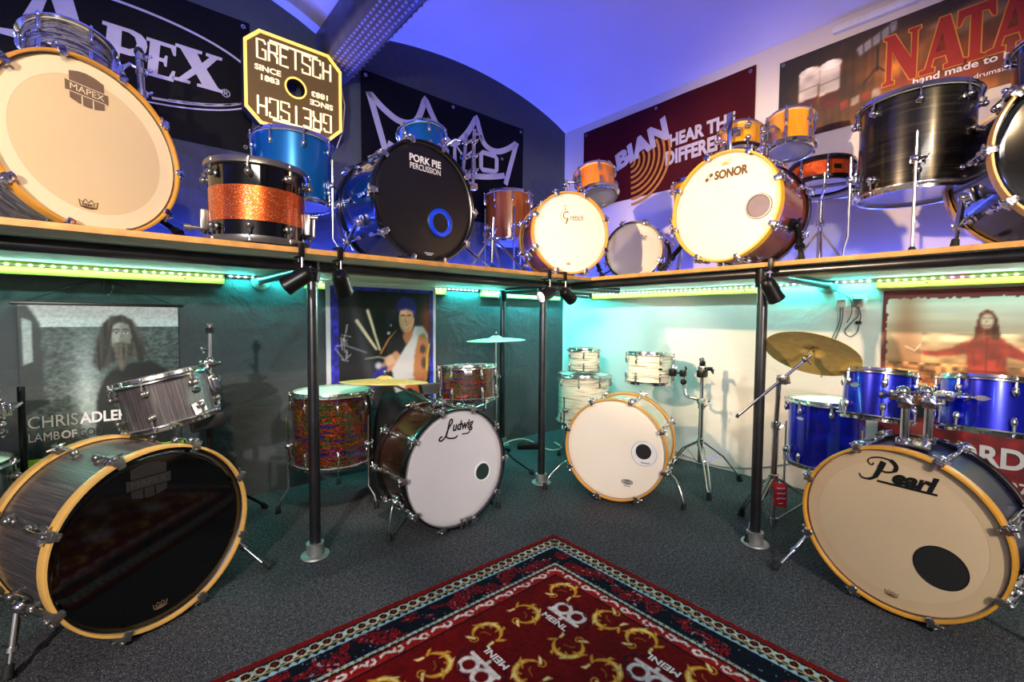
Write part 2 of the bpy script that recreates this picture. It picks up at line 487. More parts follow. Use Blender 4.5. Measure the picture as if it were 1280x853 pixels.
o = wpart(bm_, 'rivets', rv, 'chrome_satin'); o['kind'] = 'stuff'

# ------------------------------------------------------------------ shelf: boards, pipe frame, battens
ZS = 1.23; YF = -1.10; XF = -.955
def board(name, label, x0, x1, y0, y1, edges):
    o = thing(name, label, 'shelf', ((x0+x1)/2, (y0+y1)/2, ZS-.018))
    wpart(o, 'panel', MB().box(((x0+x1)/2, (y0+y1)/2, ZS-.009), (x1-x0, y1-y0, .018)), 'shelf_board')
    e = MB()
    if edges == 'y': e.box(((x0+x1)/2, y0-.003, ZS-.009), (x1-x0, .006, .019), bev=.0015)
    else: e.box((x0-.003, (y0+y1)/2, ZS-.009), (.006, y1-y0, .019), bev=.0015)
    wpart(o, 'edge_strip', e, 'plywood_edge')
board('shelf_board', 'long plywood shelf board on pipes along the dark wall', -6.2, -.013, YF, -.013, 'y')
board('shelf_board', 'long plywood shelf board on pipes along the white wall', XF, -.013, -6.1, YF-.012, 'x')

fr = thing('pipe_frame', 'black steel scaffold pipe frame carrying the corner shelf', 'shelf frame', (-1.11, -.88, 0))
PZ = ZS-.018-.0225
posts = [(-2.427, -.889), (-1.113, -.877), (-.911, -2.02), (-.757, -.07), (-4.1, -.889), (-.911, -4.0)]
for x, y in posts:
    wpart(fr, 'post', MB().cyl((x, y, .012), (x, y, PZ-.001), .0215, n=20), 'black_pipe')
    fl = wpart(fr, 'base_flange', MB().lathe([(.001, .001), (.056, .001), (.058, .004), (.055, .009), (.034, .012), (.033, .05), (.030, .052), (.0225, .052)], 28, TR(x, y, 0)), 'galvanised')
    wpart(fl, 'ring', MB().lathe([(.031, .05), (.035, .052), (.035, .057), (.0225, .058)], 24, TR(x, y, 0)), 'galvanised')
    wpart(fr, 'clamp_joint', MB().lathe([(.022, -.06), (.03, -.058), (.032, -.03), (.032, .02), (.024, .021)], 20, TR(x, y, PZ)), 'black_metal')
def rail(a, b, mat='black_pipe'): wpart(fr, 'rail', MB().cyl(a, b, .0215, n=18), mat)
rail((-6.0, -.889, PZ), (-.40, -.889, PZ)); rail((-.911, -.93, PZ), (-.911, -6.0, PZ))
for x, yw in ((-2.427, -.889), (-4.1, -.889)):
    rail((x, yw+.02, PZ), (x, -.012, PZ))
    wpart(fr, 'wall_flange', MB().lathe([(.001, .001), (.05, .001), (.05, .006), (.0225, .01), (.022, .04), (.0218, .041)], 24, TR(x, -.001, PZ) @ RX(90)), 'galvanised')
for y in (-2.02, -4.0):
    rail((-.89, y, PZ), (-.012, y, PZ))
    wpart(fr, 'wall_flange', MB().lathe([(.001, .001), (.05, .001), (.05, .006), (.0225, .01), (.022, .04), (.022, .041)], 24, TR(-.001, y, PZ) @ RY(-90)), 'galvanised')
rail((-.89, -.30, PZ), (-.012, -.30, PZ))
wpart(fr, 'wall_flange', MB().lathe([(.001, .001), (.05, .001), (.05, .006), (.0225, .01), (.022, .04), (.022, .041)], 24, TR(-.001, -.30, PZ) @ RY(-90)), 'galvanised')
rail((-.911, -.30, PZ), (-.911, -.89, PZ))

TEAL = lin((70, 255, 200)); GREEN = lin((120, 255, 110)); PINK = lin((255, 70, 220))
emat('led_white', (205, 255, 235), 16.); emat('led_green', (190, 255, 170), 16.); emat('led_pink', (255, 120, 235), 16.)
def led_mesh(mat):
    me = MB().ball((0, 0, 0), (.0058, .0058, .0045), 8, 5).mesh('led'); me.materials.append(MT[mat]); return me
LED = {k: led_mesh(k) for k in ('led_white', 'led_green', 'led_pink')}
def batten(label, wall, a, b, kind, watts, col, z0=1.158, z1=1.210):
    """wooden strip screwed to the wall under the shelf with a row of LEDs along its top"""
    mid = (a+b)/2; L = abs(b-a)
    W = (lambda s, d, z: Vector((s, -d, z))) if wall == 'L' else (lambda s, d, z: Vector((-d, -s, z)))
    o = thing('led_batten', label, 'light strip', W(mid, 0.001, z0))
    c = W(mid, .011, (z0+z1)/2)
    sz = (L, .02, z1-z0) if wall == 'L' else (.02, L, z1-z0)
    wpart(o, 'batten', MB().box(c, sz, bev=.002), 'batten_lime')
    t = W(mid, .023, z1-.012); ts = (L, .002, .010) if wall == 'L' else (.002, L, .010)
    wpart(o, 'led_tape', MB().box(t, ts), 'plastic_white')
    for q in (a+.12*L, b-.12*L):
        wpart(o, 'screw', MB().ball(W(q, .0215, z0+.02), (.004, .004, .004), 8, 4), 'black_metal')
    n = int(L/.0335); inv = wm(o).inverted()
    for k in range(n):
        s = a+(b-a)*(k+.5)/n
        kk = kind(s) if callable(kind) else kind
        e = bpy.data.objects.new('led', LED[kk]); COL.objects.link(e); e.parent = o
        e.matrix_basis = TR(inv @ W(s, .0255, z1-.012))
    l = bpy.data.lights.new('led_glow', 'AREA'); l.shape = 'RECTANGLE'; l.size = L; l.size_y = .003; l.energy = watts; l.color = col[:3]
    lo = bpy.data.objects.new('led_glow', l); COL.objects.link(lo); lo.parent = o
    nrm = Vector((0, -1, 0)) if wall == 'L' else Vector((-1, 0, 0))
    along = Vector((1, 0, 0)) if wall == 'L' else Vector((0, 1, 0))
    zz = (-(nrm*.55+Vector((0, 0, -.83)))).normalized()
    M = frame(zz, zz.cross(along)); M.translation = W(mid, .032, z1-.012)
    lo.matrix_basis = inv @ M
batten('lime batten with green lights above the hanging scroll portrait', 'L', -4.0, -2.6, 'led_green', 6, (.40, 1., .80))
batten('lime batten with lights behind the flag of a drummer in a cap', 'L', -2.20, -1.24, 'led_white', 5, (.30, 1., .92))
batten('lime batten with teal lights beside the back pipe post', 'L', -.93, -.06, 'led_white', 17, (.08, 1., .95))
batten('lime batten with green lights on the white wall above the pale drum set', 'R', .345, 1.745, 'led_white', 5.5, (.42, 1., .95))
batten('lime batten with lights and a pink patch above the sunset drummer poster', 'R', 2.235, 3.9, lambda s: 'led_pink' if 2.50 < s < 2.585 else 'led_green', 6, (.6, 1., .85))
for (wl, a, b, lb) in (('L', -2.585, -2.215, 'short bare run of teal lights beside the wall pipe flange'), ('R', 1.76, 2.22, 'short bare run of teal lights above the wall socket'), ('L', -1.225, -.945, 'short bare run of teal lights between two battens')):
    W = (lambda s, d, z: Vector((s, -d, z))) if wl == 'L' else (lambda s, d, z: Vector((-d, -s, z)))
    o = thing('led_tape', lb, 'light strip', W((a+b)/2, .001, 1.2))
    c = W((a+b)/2, .002, 1.203); wpart(o, 'tape', MB().box(c, (b-a, .002, .008) if wl == 'L' else (.002, b-a, .008)), 'plastic_white')
    inv = wm(o).inverted()
    n = int((b-a)/.0335)
    for k in range(n):
        e = bpy.data.objects.new('led', LED['led_white']); COL.objects.link(e); e.parent = o
        e.matrix_basis = TR(inv @ W(a+(b-a)*(k+.5)/n, .006, 1.203))
    l = bpy.data.lights.new('led_glow', 'AREA'); l.shape = 'RECTANGLE'; l.size = b-a; l.size_y = .003; l.energy = 4.2; l.color = (.05, 1., .88)
    lo = bpy.data.objects.new('led_glow', l); COL.objects.link(lo); lo.parent = o
    nrm = Vector((0, -1, 0)) if wl == 'L' else Vector((-1, 0, 0)); along = Vector((1, 0, 0)) if wl == 'L' else Vector((0, 1, 0))
    zz = (-(nrm*.4+Vector((0, 0, -.9)))).normalized(); M = frame(zz, zz.cross(along)); M.translation = W((a+b)/2, .02, 1.2)
    lo.matrix_basis = inv @ M
# blue LED tape lying along the back of the shelf, washing the vault
emat('led_blue', (70, 90, 255), 10.)
def bluetape(lb, a, b, watts):
    a = Vector(a); b = Vector(b); mid = (a+b)/2
    o = thing('led_tape', lb, 'light strip', mid)
    d = (b-a).normalized(); sx = abs((b-a).x)+.012; sy = abs((b-a).y)+.012
    wpart(o, 'tape', MB().box(mid+Vector((0, 0, .002)), (sx, sy, .004)), 'led_blue')
    l = bpy.data.lights.new('led_glow', 'AREA'); l.shape = 'RECTANGLE'; l.size = (b-a).length; l.size_y = .01; l.energy = watts; l.color = (.06, .10, 1.)
    lo = bpy.data.objects.new('led_glow', l); COL.objects.link(lo); lo.parent = o
    M = frame((0, 0, -1), d.cross(Vector((0, 0, -1)))); M.translation = mid+Vector((0, 0, .008)); lo.matrix_basis = wm(o).inverted() @ M
bluetape('blue light tape on the shelf along the foot of the dark wall', (-5.5, -.05, ZS), (-.1, -.05, ZS), 105)
bluetape('blue light tape on the shelf along the foot of the white wall', (-.04, -5.0, ZS), (-.04, -.12, ZS), 13)

# ------------------------------------------------------------------ lettering and printed sheets
def text_mesh(s, w=None, h=None, bold=0., shear=0., ext=.0005, space=1., align='CENTER'):
    cu = bpy.data.curves.new('t', 'FONT'); cu.body = s; cu.size = 1.; cu.offset = bold; cu.shear = shear
    cu.extrude = 0.; cu.align_x = 'LEFT'; cu.space_character = space; cu.resolution_u = 4
    o = bpy.data.objects.new('t', cu); COL.objects.link(o)
    me = bpy.data.meshes.new_from_object(o.evaluated_get(bpy.context.evaluated_depsgraph_get()))
    bpy.data.objects.remove(o, do_unlink=True); bpy.data.curves.remove(cu)
    n = len(me.vertices); a = np.zeros(n*3, 'f'); me.vertices.foreach_get('co', a); a = a.reshape(-1, 3)
    lo = a.min(0); hi = a.max(0); c = (lo+hi)/2; sz = hi-lo
    sx = w/sz[0] if w else None; sy = h/sz[1] if h else None
    if sx is None: sx = sy
    if sy is None: sy = sx
    a[:, 0] = (a[:, 0]-(c[0] if align == 'CENTER' else lo[0]))*sx; a[:, 1] = (a[:, 1]-c[1])*sy; a[:, 2] = ext
    me.vertices.foreach_set('co', a.ravel()); me.update()
    return me

def text(parent, s, mat, M, w=None, h=None, bold=.0, shear=0., ext=.0005, space=1., warp=None, name='lettering', align='CENTER'):
    me = text_mesh(s, w, h, bold, shear, ext, space, align)
    if warp:
        for v in me.vertices: v.co = warp(v.co)
    me.name = name
    return mobj(name, me, mat, parent, M)

def arc(cx, cy, rx, ry, a0, a1, n=24):
    return [(cx+rx*math.cos(R_(a0+(a1-a0)*i/n)), cy+ry*math.sin(R_(a0+(a1-a0)*i/n))) for i in range(n+1)]

def bez(pts, n=8):
    """smooth line through points (Catmull-Rom)"""
    out = []; P = [pts[0]]+list(pts)+[pts[-1]]
    for i in range(1, len(P)-2):
        p0, p1, p2, p3 = P[i-1], P[i], P[i+1], P[i+2]
        for k in range(n):
            t = k/n
            out.append(tuple(.5*((2*b)+(-a+c)*t+(2*a-5*b+4*c-d)*t*t+(-a+3*b-3*c+d)*t**3) for a, b, c, d in zip(p0, p1, p2, p3)))
    out.append(tuple(pts[-1])); return out

_rng = np.random.RandomState(11)
def vnoise(shape, cells, seed=0):
    r = np.random.RandomState(seed); ny, nx = shape; cy, cx = cells
    g = r.rand(cy+2, cx+2)
    y = np.linspace(0, cy, ny); x = np.linspace(0, cx, nx)
    yi = np.minimum(y.astype(int), cy); xi = np.minimum(x.astype(int), cx)
    fy = (y-yi)[:, None]; fx = (x-xi)[None, :]
    fy = fy*fy*(3-2*fy); fx = fx*fx*(3-2*fx)
    a = g[np.ix_(yi, xi)]; b = g[np.ix_(yi, xi+1)]; c = g[np.ix_(yi+1, xi)]; d = g[np.ix_(yi+1, xi+1)]
    return (a*(1-fx)+b*fx)*(1-fy)+(c*(1-fx)+d*fx)*fy

class Canvas:
    """a printed sheet: a fine mesh whose vertices carry the ink colour; u,v run 0..1"""
    def __init__(s, w, h, res):
        s.w, s.h = w, h; s.nx = int(round(w/res))+1; s.ny = int(round(h/res))+1
        s.U, s.V = np.meshgrid(np.linspace(0, 1, s.nx), np.linspace(0, 1, s.ny)); s.c = np.zeros((s.ny, s.nx, 3))
        s.px = 1./s.ny
    def mix(s, m, c):
        c = np.array(c, float)/255.; s.c = s.c*(1-m[..., None])+m[..., None]*c
    def fill(s, c): s.c[:] = np.array(c)/255.
    def grad(s, c0, c1, ax='v', a=0., b=1., lim=None):
        t = np.clip(((s.V if ax == 'v' else s.U)-a)/(b-a), 0, 1)
        g = np.array(c0)/255.*(1-t[..., None])+np.array(c1)/255.*t[..., None]
        s.c = g if lim is None else np.where(lim[..., None], g, s.c)
    def rect(s, u0, u1, v0, v1): return (s.U >= u0) & (s.U <= u1) & (s.V >= v0) & (s.V <= v1)
    def ell(s, cx, cy, rx, ry, c, rot=0., soft=.12, al=1.):
        a = R_(rot); du = (s.U-cx)*s.w; dv = (s.V-cy)*s.h
        x = (du*math.cos(a)+dv*math.sin(a))/(rx*s.w); y = (-du*math.sin(a)+dv*math.cos(a))/(ry*s.w)
        d = np.sqrt(x*x+y*y); s.mix(al*np.clip((1-d)/soft+.5, 0, 1), c)
    def mask(s, pts):
        m = np.zeros(s.U.shape, bool); n = len(pts)
        for i in range(n):
            x0, y0 = pts[i]; x1, y1 = pts[(i+1) % n]
            if y0 == y1: continue
            cr = ((y0 > s.V) != (y1 > s.V)) & (s.U < (x1-x0)*(s.V-y0)/(y1-y0)+x0)
            m ^= cr
        return m
    def poly(s, pts, c, al=1., blur=1):
        m = s.mask(pts).astype(float)
        for _ in range(blur):
            p = np.pad(m, 1, mode='edge'); m = (p[1:-1, 1:-1]*2+p[:-2, 1:-1]+p[2:, 1:-1]+p[1:-1, :-2]+p[1:-1, 2:])/6
        s.mix(m*al, c)
    def line(s, pts, w, c, al=1.):
        ws = w if isinstance(w, (list, tuple)) else [w]*len(pts)
        mw = max(ws)*s.w+2*s.w/s.nx; px = [p[0] for p in pts]; py = [p[1] for p in pts]
        i0 = max(0, int((min(px)-mw/s.w)*(s.nx-1))-1); i1 = min(s.nx, int((max(px)+mw/s.w)*(s.nx-1))+3)
        j0 = max(0, int((min(py)-mw/s.h)*(s.ny-1))-1); j1 = min(s.ny, int((max(py)+mw/s.h)*(s.ny-1))+3)
        if i1 <= i0 or j1 <= j0: return
        X = s.U[j0:j1, i0:i1]*s.w; Y = s.V[j0:j1, i0:i1]*s.h; m = np.zeros(X.shape)
        for i in range(len(pts)-1):
            x0, y0 = pts[i][0]*s.w, pts[i][1]*s.h; x1, y1 = pts[i+1][0]*s.w, pts[i+1][1]*s.h
            dx, dy = x1-x0, y1-y0; L = dx*dx+dy*dy or 1e-9
            t = np.clip(((X-x0)*dx+(Y-y0)*dy)/L, 0, 1); d = np.hypot(X-x0-t*dx, Y-y0-t*dy)
            ww = (ws[i]*(1-t)+ws[i+1]*t)*s.w/2
            m = np.maximum(m, np.clip((ww-d)/(s.w/s.nx)+.5, 0, 1))
        m = (m*al)[..., None]; s.c[j0:j1, i0:i1] = s.c[j0:j1, i0:i1]*(1-m)+m*np.array(c, float)/255.
    def noise(s, amp, cells, seed=0, m=None):
        n = (vnoise(s.U.shape, cells, seed)-.5)*2*amp
        if m is not None: n = n*m
        s.c = np.clip(s.c*(1+n[..., None]), 0, 1)
    def build(s, name, mat, parent, M, bulge=None, thick=0.):
        nx, ny = s.nx, s.ny
        co = np.zeros((ny, nx, 3)); co[..., 0] = s.U*s.w; co[..., 1] = s.V*s.h
        if bulge is not None: co[..., 2] = bulge(s.U, s.V)
        me = bpy.data.meshes.new(name)
        i = np.arange((ny-1)*(nx-1)); r = i//(nx-1); q = i % (nx-1); b = r*nx+q
        F = np.stack([b, b+1, b+nx+1, b+nx], 1).astype('i4')
        me.vertices.add(nx*ny); me.vertices.foreach_set('co', co.ravel().astype('f'))
        me.loops.add(F.size); me.loops.foreach_set('vertex_index', F.ravel())
        me.polygons.add(len(F)); me.polygons.foreach_set('loop_start', np.arange(0, F.size, 4, dtype='i4'))
        me.update(calc_edges=True); me.validate()
        me.polygons.foreach_set('use_smooth', [True]*len(F))
        at = me.color_attributes.new('Col', 'FLOAT_COLOR', 'POINT')
        c = np.clip(s.c, 0, 1); c = np.where(c <= .04045, c/12.92, ((c+.055)/1.055)**2.4)
        rgba = np.ones((ny*nx, 4), 'f'); rgba[:, :3] = c.reshape(-1, 3)
        at.data.foreach_set('color', rgba.ravel())
        return mobj(name, me, mat, parent, M)

WL = Matrix(((1, 0, 0, 0), (0, 0, -1, 0), (0, 1, 0, 0), (0, 0, 0, 1)))     # sheet on the dark wall: local x = x, y = z
WR = Matrix(((0, 0, -1, 0), (-1, 0, 0, 0), (0, 1, 0, 0), (0, 0, 0, 1)))    # sheet on the white wall: local x = -y, y = z
def onL(x, z, d): return TR(x, -d, z) @ WL
def onR(s, z, d): return TR(-d, -s, z) @ WR

# ---- black banner with fat serif letters
def fat_serif(ch):
    """heavy slab-serif capitals in a unit cell, as lists of polygons"""
    if ch == 'P': return [[(0, 0), (.5, 0), (.5, .09), (.4, .09), (.4, .36), (.62, .36), (.82, .42), (.93, .55), (.95, .7), (.92, .84), (.8, .95), (.62, 1), (0, 1), (0, .91), (.1, .91), (.1, .09), (0, .09)]]
    if ch == 'E': return [[(0, 0), (.92, 0), (.95, .3), (.86, .3), (.76, .1), (.42, .1), (.42, .46), (.56, .46), (.6, .36), (.67, .36), (.67, .66), (.6, .66), (.56, .56), (.42, .56), (.42, .9), (.74, .9), (.84, .72), (.92, .72), (.9, 1), (0, 1), (0, .91), (.11, .91), (.11, .09), (0, .09)]]
    if ch == 'X': return [[(.0, 0), (.36, 0), (.36, .08), (.28, .09), (.46, .33), (.6, .09), (.5, .08), (.5, 0), (1.05, 0), (1.05, .08), (.95, .1), (.66, .55), (.86, .9), (.97, .92), (.97, 1), (.62, 1), (.62, .92), (.7, .9), (.56, .68), (.44, .9), (.54, .92), (.54, 1), (.0, 1), (.0, .92), (.1, .9), (.37, .46), (.13, .1), (0, .08)]]
    if ch == 'A': return [[(-.05, 0), (.33, 0), (.33, .08), (.24, .1), (.3, .26), (.6, .26), (.66, .1), (.56, .08), (.56, 0), (1.08, 0), (1.08, .08), (1.0, .1), (.66, 1), (.42, 1), (.1, .1), (-.05, .08)]]
    if ch == 'N': return [[(0, 0), (.32, 0), (.32, .06), (.24, .09), (.24, .66), (.74, 0), (.9, 0), (.9, .92), (.98, .95), (.98, 1), (.68, 1), (.68, .95), (.76, .92), (.76, .42), (.3, 1), (0, 1), (0, .95), (.1, .9), (.1, .09), (0, .06)]]
    if ch == 'T': return [[(.24, 0), (.76, 0), (.76, .06), (.64, .09), (.64, .86), (.82, .84), (.93, .7), (1, .7), (.98, 1), (.02, 1), (0, .7), (.07, .7), (.18, .84), (.36, .86), (.36, .09), (.24, .06)]]
    if ch == 'L': return [[(0, 0), (.9, 0), (.95, .3), (.88, .3), (.78, .1), (.36, .1), (.36, .91), (.48, .94), (.48, 1), (0, 1), (0, .94), (.1, .91), (.1, .09), (0, .06)]]
    if ch == 'M': return [[(0, 0), (.28, 0), (.28, .08), (.2, .1), (.2, .7), (.46, 0), (.54, 0), (.8, .72), (.8, .1), (.7, .08), (.7, 0), (1.2, 0), (1.2, .08), (1.1, .1), (1.1, .9), (1.2, .92), (1.2, 1), (.8, 1), (.58, .4), (.36, 1), (0, 1), (0, .92), (.1, .9), (.1, .1), (0, .08)]]

def banner_rect(name, label, x0, x1, z0, z1, M, mat, eyelets=True, n=28):
    o = thing(name, label, 'banner', M @ TR(x0, z0, 0))
    mb = MB(); vs = []; fs = []
    W, H = x1-x0, z1-z0
    for j in range(7):
        for i in range(n+1):
            u, v = i/n, j/6
            vs.append((u*W, v*H, .004+.003*math.sin(u*17+v*3)*math.sin(v*5+u*4)))
    for j in range(6):
        for i in range(n):
            b = j*(n+1)+i; fs.append([b, b+1, b+n+2, b+n+1])
    mb.add(vs, fs)
    mb.obj('cloth', mat, o)
    if eyelets:
        for ex, ey in ((.03, H-.03), (W-.03, H-.03), (W/2, H-.03), (W-.03, .03)):
            MB().lathe([(.005, .009), (.011, .009), (.011, .011), (.005, .011)], 12, TR(ex, ey, 0), closed=True).obj('eyelet', 'chrome_satin', o)
    return o

b = banner_rect('wall_banner', 'black banner with white oval and fat serif letters behind the cream-headed bass drum', -3.75, -2.46, 1.862, 2.545, onL(0, 0, .003), 'banner_black')
Mb = TR(3.75, -1.862, .0085)
for pts, w in ((arc(-3.0, 2.222, .585, .20, -78, 78, 40), .011), (arc(-3.0, 2.222, .585, .20, 78, 150, 20), .011), (arc(-3.0, 2.205, .60, .205, -85, -18, 24), .007), (arc(-3.0, 2.232, .60, .205, -72, -20, 24), .009)):
    MB().stroke(pts, w, M=Mb).obj('oval_line', 'print_lilac', b)
for ch, x, w, z, hh in (('M', -3.66, .19, 2.135, .185), ('A', -3.335, .25, 2.13, .30), ('P', -3.055, .17, 2.125, .188), ('E', -2.90, .125, 2.128, .175), ('X', -2.79, .20, 2.14, .178)):
    m = MB()
    for p in fat_serif(ch): m.prism([(x+px*w+.10*(py-.5)*hh, z+py*hh) for px, py in p], 0, .0008, Mb)
    m.obj('letter', 'print_lilac', b)
for ch, x, w, z, hh in (('A', -3.335, .25, 2.13, .30),):
    MB().prism([(x+.36*w, z+.36*hh), (x+.6*w, z+.36*hh), (x+.49*w, z+.75*hh)], 0, .0012, Mb).obj('letter_counter', 'banner_black', b)
MB().prism([(-2.985+.0, 2.222), (-2.955, 2.222), (-2.935, 2.235), (-2.928, 2.258), (-2.935, 2.284), (-2.955, 2.296), (-2.98, 2.296)], 0, .0012, Mb).obj('letter_counter', 'banner_black', b)
text(b, '®', 'print_lilac', Mb @ TR(-2.575, 2.145, 0), h=.04)

# ---- black banner with the white crown outline
b = banner_rect('wall_banner', 'black banner with pale crown outline behind the black-headed blue bass drum', -1.855, -.505, 1.72, 2.528, onL(0, 0, .003), 'banner_black')
Mb = TR(1.855, -1.72, .0085)
cx = -1.19
half = bez([(0, 2.24), (.06, 2.27), (.14, 2.36), (.215, 2.485)], 6)
half2 = bez([(.215, 2.485), (.27, 2.34), (.33, 2.29), (.42, 2.285), (.52, 2.33), (.615, 2.40)], 6)
rt_ = [(cx+x, z) for x, z in half+half2[1:]]
rt_ += [(cx+.60, 2.36), (cx+.50, 2.05)]
lf_ = [(2*cx-x, z) for x, z in rt_]
ring = lf_[::-1]+rt_[1:]
MB().stroke(ring, .042, M=Mb, closed=False).obj('crown_outline', 'print_lilac', b)
MB().stroke(arc(cx, 2.78, 1.1, .74, 243.5, 296.5, 24), .042, M=Mb).obj('crown_base', 'print_lilac', b)
for i, ch in enumerate('REMO'):
    x = cx-.34+.225*i
    if ch == 'O':
        MB().stroke([(x-.06, 2.115), (x+.06, 2.125), (x+.075, 2.14), (x+.075, 2.23), (x+.06, 2.245), (x-.06, 2.245), (x-.075, 2.23), (x-.075, 2.13)], .036, M=Mb, closed=True).obj('letter', 'print_lilac', b)
    elif ch == 'M':
        MB().stroke([(x-.085, 2.10), (x-.085, 2.245), (x, 2.16), (x+.085, 2.245), (x+.085, 2.11)], .036, M=Mb).obj('letter', 'print_lilac', b)
    else:
        text(b, ch, 'print_lilac', Mb @ TR(x, 2.17, 0), w=.15, h=.15, bold=.03)
text(b, '®', 'print_lilac', Mb @ TR(-.725, 2.24, 0), h=.022)

# ---- maroon banner
b = banner_rect('wall_banner', 'maroon banner with slanted cream lettering and gold cymbal rings on the white wall', .222, 1.60, 1.925, 2.565, onR(0, 0, .003), 'banner_maroon')
Mb = TR(-.222, -1.925, .0085)
for k in range(8):
    r = .035+.042*k
    MB().stroke(arc(.70, 2.20, r, r*.98, -88, min(28, 46-k*3), 18), .018, M=Mb).obj('gold_ring', 'print_gold', b)
MB().disc(.012, .0008, 16, Mb @ TR(.70, 2.20, 0)).obj('gold_ring', 'print_gold', b)
def sabwarp(co):
    t = (co.x+.36)/.72
    s = .78+.5*t
    return Vector((co.x, co.y*s, co.z))
text(b, 'SABIAN', 'print_lilac', Mb @ TR(.672, 2.262, .0012) @ RZ(18.5), w=.72, h=.14, bold=.06, shear=.08, warp=sabwarp)
text(b, 'HEAR THE', 'print_lilac', Mb @ TR(1.255, 2.272, 0) @ RZ(1.5), w=.46, h=.092, bold=.045)
text(b, 'DIFFERENCE', 'print_lilac', Mb @ TR(1.275, 2.155, 0) @ RZ(1.5), w=.56, h=.105, bold=.045)

# ---- percussion banner, photographic print
cv = Canvas(1.55, .47, .006)
cv.grad((58, 34, 14), (120, 70, 26), 'u', 0, .4)
cv.noise(.35, (2, 9), 3); cv.noise(.18, (2, 90), 4); cv.noise(.3, (6, 12), 5)
cv.mix(np.clip((cv.V-.55)*2.2, 0, 1)*.75, (16, 14, 16)); cv.mix(np.clip((.12-cv.U)*9, 0, 1)*.9, (12, 10, 12))
cv.mix(np.clip((cv.V-.3), 0, 1)*np.clip((cv.U-.35)*2, 0, 1)*.8, (30, 16, 16))
for x, s_ in ((.10, 1), (.165, 1)):
    cv.poly([(x-.03, .44), (x+.03, .46), (x+.022, .27), (x-.022, .25)], (70, 20, 16))
    cv.poly([(x-.033, .74), (x+.033, .78), (x+.031, .45), (x-.031, .43)], (206, 196, 190))
    cv.ell(x, .76, .034, .016, (236, 228, 214)); cv.line([(x-.03, .56), (x+.03, .58)], .004, (120, 110, 110))
cv.poly([(.24, .84), (.345, .98), (.345, .88), (.25, .74)], (150, 146, 150))
for k in range(4): cv.line([(.26+.023*k, .86+.03*k), (.262+.023*k, .76+.03*k)], .004, (50, 48, 52))
cv.line([(.30, .78), (.30, .52)], .006, (20, 18, 18)); cv.line([(.30, .56), (.265, .42)], .005, (20, 18, 18)); cv.line([(.30, .56), (.335, .44)], .005, (20, 18, 18))
for k in range(4): cv.rect; cv.poly([(.20+.03*k, .20+.01*k), (.222+.03*k, .21+.01*k), (.222+.03*k, .30+.01*k), (.20+.03*k, .29+.01*k)], (150, 130, 120) if k % 2 else (120, 40, 30))
cv.poly([(.3, .32), (.5, .55), (.66, .62), (.9, .5), (1, .2), (.8, .1), (.5, .12)], (120, 34, 16), .7, 6)
cv.poly([(.42, .78), (.55, .92), (.62, .7), (.5, .6)], (150, 120, 100), .6, 5)
cv.noise(.25, (10, 30), 8)
b = thing('wall_banner', 'brown percussion banner with big red gold-edged letters above the black floor tom', 'banner', onR(1.735, 2.045, .003))
cv.build('cloth', 'print_photo', b, TR(0, 0, .004))
MB().box((.775, .235, .001), (1.55, .47, .002)).obj('backing', 'sheet_black', b)
for ex in (.02, .52, 1.0): MB().lathe([(.004, .006), (.010, .006), (.010, .009), (.004, .009)], 12, TR(ex, .45, 0), closed=True).obj('eyelet', 'chrome_satin', b)
Mb = TR(-1.735, -2.045, .006)
for ch, x, w in (('N', 2.225, .145), ('A', 2.375, .145), ('T', 2.497, .125), ('A', 2.605, .15), ('L', 2.775, .12)):
    z, hh = 2.192, .245
    for grow, mt, zz in ((.008, 'print_gold_line', 0.), (0., 'print_red', .0008)):
        m = MB()
        for p in fat_serif(ch):
            pts = [(x+px*w, z+py*hh) for px, py in p]; n = len(pts)
            if grow:
                ar = sum(pts[i][0]*pts[(i+1) % n][1]-pts[(i+1) % n][0]*pts[i][1] for i in range(n))
                sg = -1 if ar > 0 else 1; out = []
                for i in range(n):
                    a, c = pts[i-1], pts[(i+1) % n]; q = pts[i]
                    def nrm(p_, q_):
                        dx, dy = q_[0]-p_[0], q_[1]-p_[1]; l = math.hypot(dx, dy) or 1; return (-dy/l*sg, dx/l*sg)
                    n1, n2 = nrm(a, q), nrm(q, c); vx, vy = n1[0]+n2[0], n1[1]+n2[1]; l = math.hypot(vx, vy) or 1
                    out.append((q[0]+vx/l*grow*.8, q[1]+vy/l*grow*.8))
                pts = out
            m.prism(pts, zz, zz+.0006, Mb)
        m.obj('letter' if not grow else 'letter_edge', mt, b)
    if ch == 'A':
        MB().prism([(x+.35*w, z+.37*hh), (x+.59*w, z+.37*hh), (x+.49*w, z+.72*hh)], .0008, .002, Mb).obj('letter_counter', 'brown_wood', b)
text(b, 'hand made to be hand played', 'print_white', Mb @ TR(2.345, 2.168, 0), w=.62, h=.045, bold=.02, align='LEFT')
text(b, 'drums.co.uk', 'print_white', Mb @ TR(2.56, 2.115, 0), w=.17, h=.022, bold=.01, align='LEFT')

